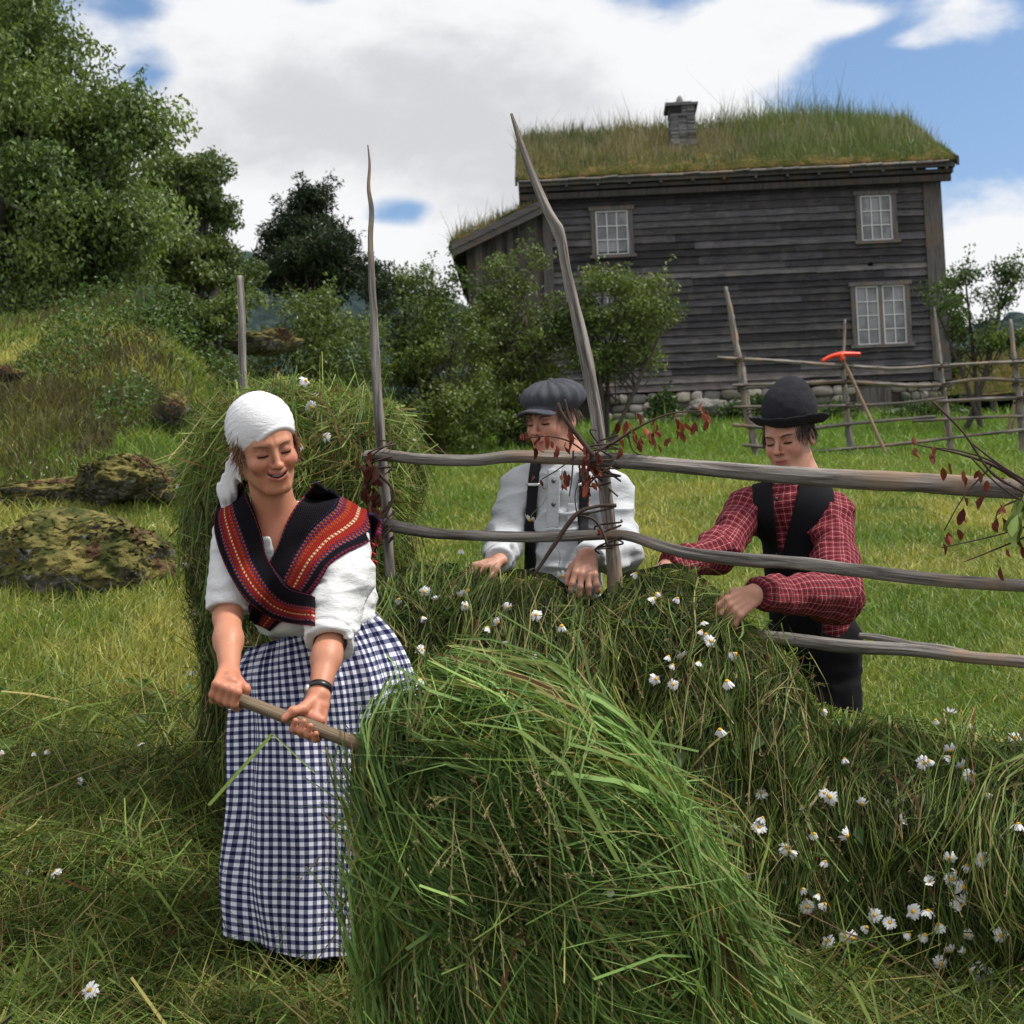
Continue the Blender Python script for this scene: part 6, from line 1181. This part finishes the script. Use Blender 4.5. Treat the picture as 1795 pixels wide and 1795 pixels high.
# watch
wa = norm(WR_L - EL_L); wc = WR_L * .92 + EL_L * .08; xx = norm(np.cross(wa, [0, 1, 0])); yy = np.cross(wa, xx); th = np.linspace(0, 2 * np.pi, 41)
V = []; 
for k in th:
    dr_ = xx * math.cos(k) + yy * math.sin(k)
    for s_, rr in ((-.008, .0275), (-.008, .0305), (.008, .0305), (.008, .0275)): V.append(wc + wa * s_ + dr_ * rr)
i = np.arange(40)[:, None] * 4 + np.arange(4)[None]; j = np.arange(40)[:, None] * 4 + (np.arange(4)[None] + 1) % 4; wt = mk('wristwatch', np.array(V), np.stack([i, j, j + 4, i + 4], -1).reshape(-1, 4), M['leather'], wm)
fc = wc - xx * np.sign(xx[0]) * .0285 + [0, -.010, 0]; v, f, uv = tube([fc, fc + norm(fc - wc) * .006], [.0125, .0118], 4, 20, 0); mk('watch_case', v, f, M['metal'], wt)

# ================================================================== boys
def boy(px_head, D, yaw, pitch, tilt, joints, hands, kind, skin, root, h=.003, hip=None, knee=None):
    hc = P(*px_head, D); hr = headmat(yaw, pitch, tilt); J = joints
    def f(p):
        q = (p - hc) @ hr; r_ = np.linalg.norm(q, axis=1); d = r_ - .14; m_ = r_ < .19
        if m_.any(): d[m_] = head_sdf(q[m_], kind)
        d = smin(d, cap(p, hc + hr @ np.array([0, -.03, -.05]), J['neck'], .050, .056), .03); d = smin(d, cap(p, J['s1'], J['s2'], .05, .05), .05)
        d = smin(d, cap(p, J['neck'], J['hip'], .09, .10), .06)
        for s, e, w_ in (('s1', 'e1', 'w1'), ('s2', 'e2', 'w2')): d = smin(d, cap(p, J[s], J[e], .045, .036), .03); d = smin(d, cap(p, J[e], J[w_], .037, .0235), .015)
        for hs in hands: d = smin(d, segs_sdf(p, hs), .012)
        for k in (0, 1): d = smin(d, cap(p, J['l'][k][0], J['l'][k][1], .08, .055), .03); d = smin(d, cap(p, J['l'][k][1], J['l'][k][2], .055, .035), .02)
        return d
    def col(V):
        q = (V - hc) @ hr; c = np.tile(np.array(skin), (len(V), 1)); m_ = np.linalg.norm(q, axis=1) < .15; c[m_] = head_color(q[m_], 'boy', skin); return c
    A = np.array([J[k] for k in ('s1', 's2', 'e1', 'e2', 'w1', 'w2', 'hip', 'neck')] + [hc] + [x for l in J['l'] for x in l]); part_surf('body', f, A.min(0) - .22, A.max(0) + .22, h, M['skin'], root, 1, col)
    return hc, hr
def legs(px0, px1, D, ytop, gz=0.02):
    out = []
    for px in (px0, px1):
        a = P(px, ytop, D); k = a * [1, 1, .52] + [0, -.02, 0]; g_ = a * [1, 1, 0] + [0, 0, float(H0(a[0], a[1])) + .06]; out.append((a, k, g_))
    return out
def trousers(p, J): 
    d = ell(p, J['hip'] + [0, 0, -.02], (.165, .12, .13))
    for l in J['l']: d = smin(d, cap(p, l[0], l[1], .095, .075), .05); d = smin(d, cap(p, l[1], l[2] + [0, 0, .04], .075, .068), .03)
    return d - folds(p, (10, 10, 16), .004)
def shoes(J, root, mat='leather'):
    for l in J['l']:
        a = l[2] - [0, 0, .02]; part_surf('boot', lambda p, a=a: smin(ell(p, a + [0, -.09, 0], (.045, .11, .04)), cap(p, a, a + [0, 0, .07], .045, .045), .03), a - [.1, .3, .1], a + [.1, .2, .2], .006, M[mat], root)
# ---- capped boy in the pale shirt
b1 = empty('person', P(1000, 1560, 4.95) * [1, 1, 0], 'boy in a grey flat cap, pale shirt and black suspenders laying grass on the rack', 'person')
J = dict(neck=P(988, 815, 4.88), s1=P(912, 850, 4.88), s2=P(1072, 862, 4.86), e1=P(878, 965, 4.80), w1=P(876, 982, 4.52), e2=P(1090, 975, 4.74), w2=P(1030, 972, 4.40), hip=P(985, 1085, 4.92), l=legs(945, 1025, 4.93, 1110))
h1 = open_hand(J['w1'], (-.75, -.55, -.25), (-.2, -.3, .93), (.5, -.85, -.1), (.3, .4, .3)); h2 = open_hand(J['w2'], (-.15, -.62, -.74), (-.1, -.80, .50), (-.97, .08, .15), (.30, .45, .35), .16, .3)
hc, hr = boy((968, 738), 4.82, math.radians(-38), math.radians(13), math.radians(3), J, (h1, h2), 'boy', (.47, .235, .165), b1)
def bs1(p):
    d = cap(p, J['s1'], J['s2'], .068, .068); d = smin(d, cap(p, J['neck'] + [0, 0, -.06], J['hip'], .120, .135), .06); d = d * 1.0
    for s, e, w_ in (('s1', 'e1', 'w1'), ('s2', 'e2', 'w2')): d = smin(d, cap(p, J[s], J[e], .064, .060), .035); d = smin(d, cap(p, J[e], J[w_] * .93 + J[e] * .07, .062, .040), .03)
    return d
def bs1f(p):
    d = bs1(p) - folds(p, (8, 8, 15), .010) - .004 * noise3(p * [16, 16, 44]); d = smax(d, -cap(p, J['neck'] + [0, 0, -.02], J['neck'] + [0, 0, .2], .050, .075), .008)
    for e, w_ in (('e1', 'w1'), ('e2', 'w2')): d = smax(d, np.where(np.linalg.norm(p - J[w_], axis=1) < .2, (p - J[w_]) @ norm(J[w_] - J[e]) - .004, -1), .006)
    col_ = np.abs(cap(p, J['neck'] + [0, -.005, -.015], J['neck'] + [0, -.005, .02], .062, .058)) - .004; col_ = smax(col_, np.abs(p[:, 2] - J['neck'][2] + .0) - .024, .005); return smin(d, col_, .004)
part_surf('shirt', bs1f, J['hip'] - [.35, .6, .12], J['neck'] + [.35, .3, .12], .0035, M['bluegrey'], b1, 1)
part_surf('trousers', lambda p: trousers(p, J), J['hip'] * [1, 1, 0] - [.3, .3, .1], J['hip'] + [.3, .3, .15], .006, M['black'], b1); shoes(J, b1)
drape('suspenders', [(930, 812, 948, 812), (925, 850, 943, 850), (922, 900, 940, 900), (920, 960, 938, 960), (919, 1030, 938, 1030)], bs1, 4.15, .008, .003, 6, 40, M['strap'], b1)
drape('suspenders', [(1015, 820, 1032, 822), (1016, 850, 1033, 850), (1015, 900, 1032, 900), (1013, 960, 1031, 960), (1011, 1030, 1030, 1030)], bs1, 4.15, .008, .003, 6, 40, M['strap'], b1)
for x_ in (934, 1024): drape('strap_buckle', [(x_ - 11, 847, x_ + 11, 847), (x_ - 11, 849, x_ + 11, 849), (x_ - 11, 851.5, x_ + 11, 851.5)], bs1, 4.15, .016, .002, 6, 5, M['metal'], b1)
drape('placket', [(960, 822, 984, 822), (960, 860, 982, 860), (958, 900, 980, 900), (958, 925, 979, 925)], bs1, 4.15, .007, .002, 8, 30, M['bluegrey'], b1)
drape('pocket', [(995, 882, 1012, 882), (994, 900, 1012, 900), (994, 915, 1012, 915)], bs1, 4.15, .007, .0018, 8, 14, M['bluegrey'], b1)
for y_ in (843, 884):
    c = march(np.array([970.]), np.array([float(y_)]), bs1, 4.15, .011)[0]; v, f, uv = tube([c, c + [0, -.003, .0]], [.0075, .007], 4, 14, 0); mk('button', v, f, plain('dark_button', (.05, .055, .06), .4, .5), b1)
def capf(p):
    q = (p - hc) @ hr; fo = .003 * np.sin(np.arctan2(q[:, 0], q[:, 1]) * 14) * sstep(.02, .09, q[:, 2])
    d = ell(q, (0, -.018, .084), (.104, .120, .056)); d = smin(d, ell(q, (0, -.035, .066), (.098, .104, .046)), .03); d = d + fo + .002 * noise3(q, 30)
    bd_ = np.abs(np.linalg.norm((q - [0, -.012, 0]) / [.080, .100, 1], axis=1) * 1.0); band_ = ell(np.stack([q[:, 0], q[:, 1] + .012, q[:, 2] * 0], 1), (0, 0, 0), (.083, .102, 1)); band_ = smax(band_, np.abs(q[:, 2] - .052) - .014, .004); d = smin(d, band_, .01)
    d = smax(d, -ell(q, (0, -.012, .038), (.076, .095, .075)), .004)
    zb = .054 - .12 * (q[:, 1] - .085).clip(0, 1) - 5 * q[:, 0] ** 2; vis = ell(np.stack([q[:, 0], q[:, 1], q[:, 2] * 0], 1), (0, .078, 0), (.074, .068, 1)); vis = smax(vis, np.abs(q[:, 2] - zb) - .0045, .004); vis = smax(vis, .07 - q[:, 1], .004); d = smin(d, vis, .006)
    bt = ell(q, (0, -.02, .142), (.010, .010, .006)); return smin(d, bt, .004)
part_surf('flat_cap', capf, hc - .2, hc + .2, .0028, M['tweed'], b1, 1)
n = 1300; a = RNG.uniform(-2.6, 2.6, n); a = a[np.abs(a) > .85]; n = len(a); st = np.stack([np.sin(a) * .078, -.010 + np.cos(a) * .092, .045 + RNG.normal(0, .012, n)], -1); dr = np.stack([np.sin(a) * .25, np.cos(a) * .2, -np.ones(n)], -1); hairs('hair', hc + st @ hr.T, dr @ hr.T, .042, b1, (.035, .02, .014), (.09, .05, .03), .0009, curl=.2)
n = 90; a = RNG.uniform(-.8, .8, n); st = np.stack([np.sin(a) * .072, .012 + np.cos(a) * .076, np.full(n, .052)], -1); dr = np.stack([np.sin(a) * .3, np.cos(a) * .5, -np.ones(n)], -1); hairs('hair', hc + st @ hr.T, dr @ hr.T, .022, b1, (.035, .02, .014), (.09, .05, .03), .0016)
# ---- boy in the felt hat and plaid shirt
b2_ = empty('person', P(1430, 1560, 4.95) * [1, 1, 0], 'boy in a dark felt hat, red checked shirt and black vest arranging grass', 'person')
J2 = dict(neck=P(1394, 850, 4.83), s1=P(1312, 893, 4.80), s2=P(1460, 905, 4.78), e1=P(1258, 968, 4.62), w1=P(1168, 992, 4.40), e2=P(1466, 1046, 4.50), w2=P(1326, 1040, 4.13), hip=P(1425, 1110, 4.90), l=legs(1410, 1462, 4.92, 1150))
g1 = open_hand(J2['w1'], (-.8, -.35, -.45), (-.3, -.4, .85), (.4, -.9, 0)); g2 = open_hand(J2['w2'], (-.80, -.20, -.45), (-.35, -.80, .48), (.25, -.45, -.86) if False else (-.55, .20, .80), (.35, .55, .45), .12, .5)
hc, hr = boy((1383, 770), 4.78, math.radians(-36), math.radians(12), math.radians(-2), J2, (g1, g2), 'boy2', (.45, .225, .155), b2_)
bones = [(J2['s1'], J2['e1'], .062, .060), (J2['e1'], J2['w1'], .060, .04), (J2['s2'], J2['e2'], .072, .078), (J2['e2'], J2['w2'], .076, .044), (J2['neck'], J2['hip'], .13, .13)]
def tor2(p):
    d = cap(p, J2['s1'], J2['s2'], .070, .070); return smin(d, cap(p, J2['neck'] + [0, 0, -.07], J2['hip'] + [0, 0, .05], .115, .130), .06)
def sl2(p):
    r = None
    for a, b_, x, y in bones[:4]: e_ = b_ if b_ is not J2['w1'] and b_ is not J2['w2'] else b_ * .96 + a * .04; v = cap(p, a, e_, x, y); r = v if r is None else smin(r, v, .045)
    return r
def sh2(p):
    d = smin(tor2(p), sl2(p), .03) - folds(p, (9, 9, 13), .009) - .004 * noise3(p * [18, 18, 34]); d = smax(d, -cap(p, J2['neck'] + [0, 0, .01], J2['neck'] + [0, 0, .2], .045, .06), .008)
    for e, w_ in (('e1', 'w1'), ('e2', 'w2')): d = smax(d, np.where(np.linalg.norm(p - J2[w_], axis=1) < .2, (p - J2[w_]) @ norm(J2[w_] - J2[e]) - .004, -1), .006)
    col_ = np.abs(cap(p, J2['neck'] + [0, -.005, -.01], J2['neck'] + [0, -.005, .025], .060, .056)) - .004; return smin(d, smax(col_, np.abs(p[:, 2] - J2['neck'][2] - .005) - .022, .005), .004)
part_surf('shirt', sh2, np.min([J2['hip'], J2['w1'], J2['w2']], 0) - [.2, .15, .2], J2['neck'] + [.35, .3, .12], .0035, M['plaid'], b2_, 1, uvf=lambda V: bone_uv(V, bones))
def vest(p):
    d = tor2(p) - .016 - .003 * noise3(p, 12); a_ = proj(p); x, y = a_; front = p[:, 1] < J2['neck'][1] + .0
    cx = np.interp(y, [840, 970, 1000], [1378, 1368, 1365]); hwid = np.interp(y, [830, 870, 960, 985], [27, 21, 5, -5]); w_ = (np.abs(x - cx) - hwid) * .002; d = smax(d, -np.where(front, w_, 1), .005)
    for s, e in (('s1', 'e1'), ('s2', 'e2')): d = smax(d, -cap(p, J2[s] + norm(J2[s] - J2['neck']) * .03, J2[e], .040, .050), .02)
    out = norm(J2['s2'] - J2['s1']); d = smax(d, (p - J2['s2']) @ out + .008, .01); d = smax(d, -(p - J2['s1']) @ out + .004, .01)
    return smax(d, -(tor2(p) + .02), .004)
part_surf('vest', vest, J2['hip'] - [.25, .3, .15], J2['neck'] + [.25, .3, .08], .0035, M['black'], b2_, 1)
part_surf('trousers', lambda p: trousers(p, J2), J2['hip'] * [1, 1, 0] - [.3, .3, .1], J2['hip'] + [.3, .3, .15], .006, M['black'], b2_); shoes(J2, b2_)
for x_, y_ in ((1362, 972), (1362, 995), (1361, 875)):
    c = march(np.array([float(x_)]), np.array([float(y_)]), tor2, 4.2, .016)[0]; v, f, uv = tube([c, c + [0, -.003, 0]], [.007, .0065], 4, 12, 0); mk('button', v, f, M['leather'], b2_)
hh_ = hr.copy(); HT = np.array(Matrix.Rotation(math.radians(8), 3, 'Y'))
def hat(p):
    q = ((p - hc - [0, 0, .012]) @ HT) @ hr; lum = .004 * noise3(q, 11) + .0012 * noise3(q, 60)
    d = ell(q, (0, -.015, .085), (.094, .108, .102)); d = smin(d, cap(q, (0, -.015, .12), (.006, -.02, .156), .062, .038), .05)
    d = smax(d, .040 - q[:, 2], .006); d = smax(d, -smax(ell(q, (0, -.012, .035), (.086, .100, .10)), -.0, .002), .004)
    r_ = np.sqrt((q[:, 0] / .92) ** 2 + (q[:, 1] + .012) ** 2); th = np.arctan2(q[:, 1], q[:, 0]); zb = .046 - .10 * (r_ - .10).clip(-.02, 1) + 1.6 * (r_ - .115).clip(0, 1) ** 1.2 + .006 * np.sin(th * 3 + 1); br = smax(r_ - .150 - .005 * np.sin(th * 2), .088 - r_, .006); br = smax(br, np.abs(q[:, 2] - zb) - .0045, .005)
    return smin(d, br, .018) + lum
part_surf('felt_hat', hat, hc - .26, hc + .28, .003, M['felt'], b2_, 1)
n = 1300; a = RNG.uniform(-2.8, 2.8, n); a = a[np.abs(a) > .75]; n = len(a); st = np.stack([np.sin(a) * .078, -.010 + np.cos(a) * .092, .040 + RNG.normal(0, .012, n)], -1); dr = np.stack([np.sin(a) * .25, np.cos(a) * .2, -np.ones(n)], -1); hairs('hair', hc + st @ hr.T, dr @ hr.T, .040, b2_, (.02, .013, .010), (.05, .03, .02), .0009, curl=.15)
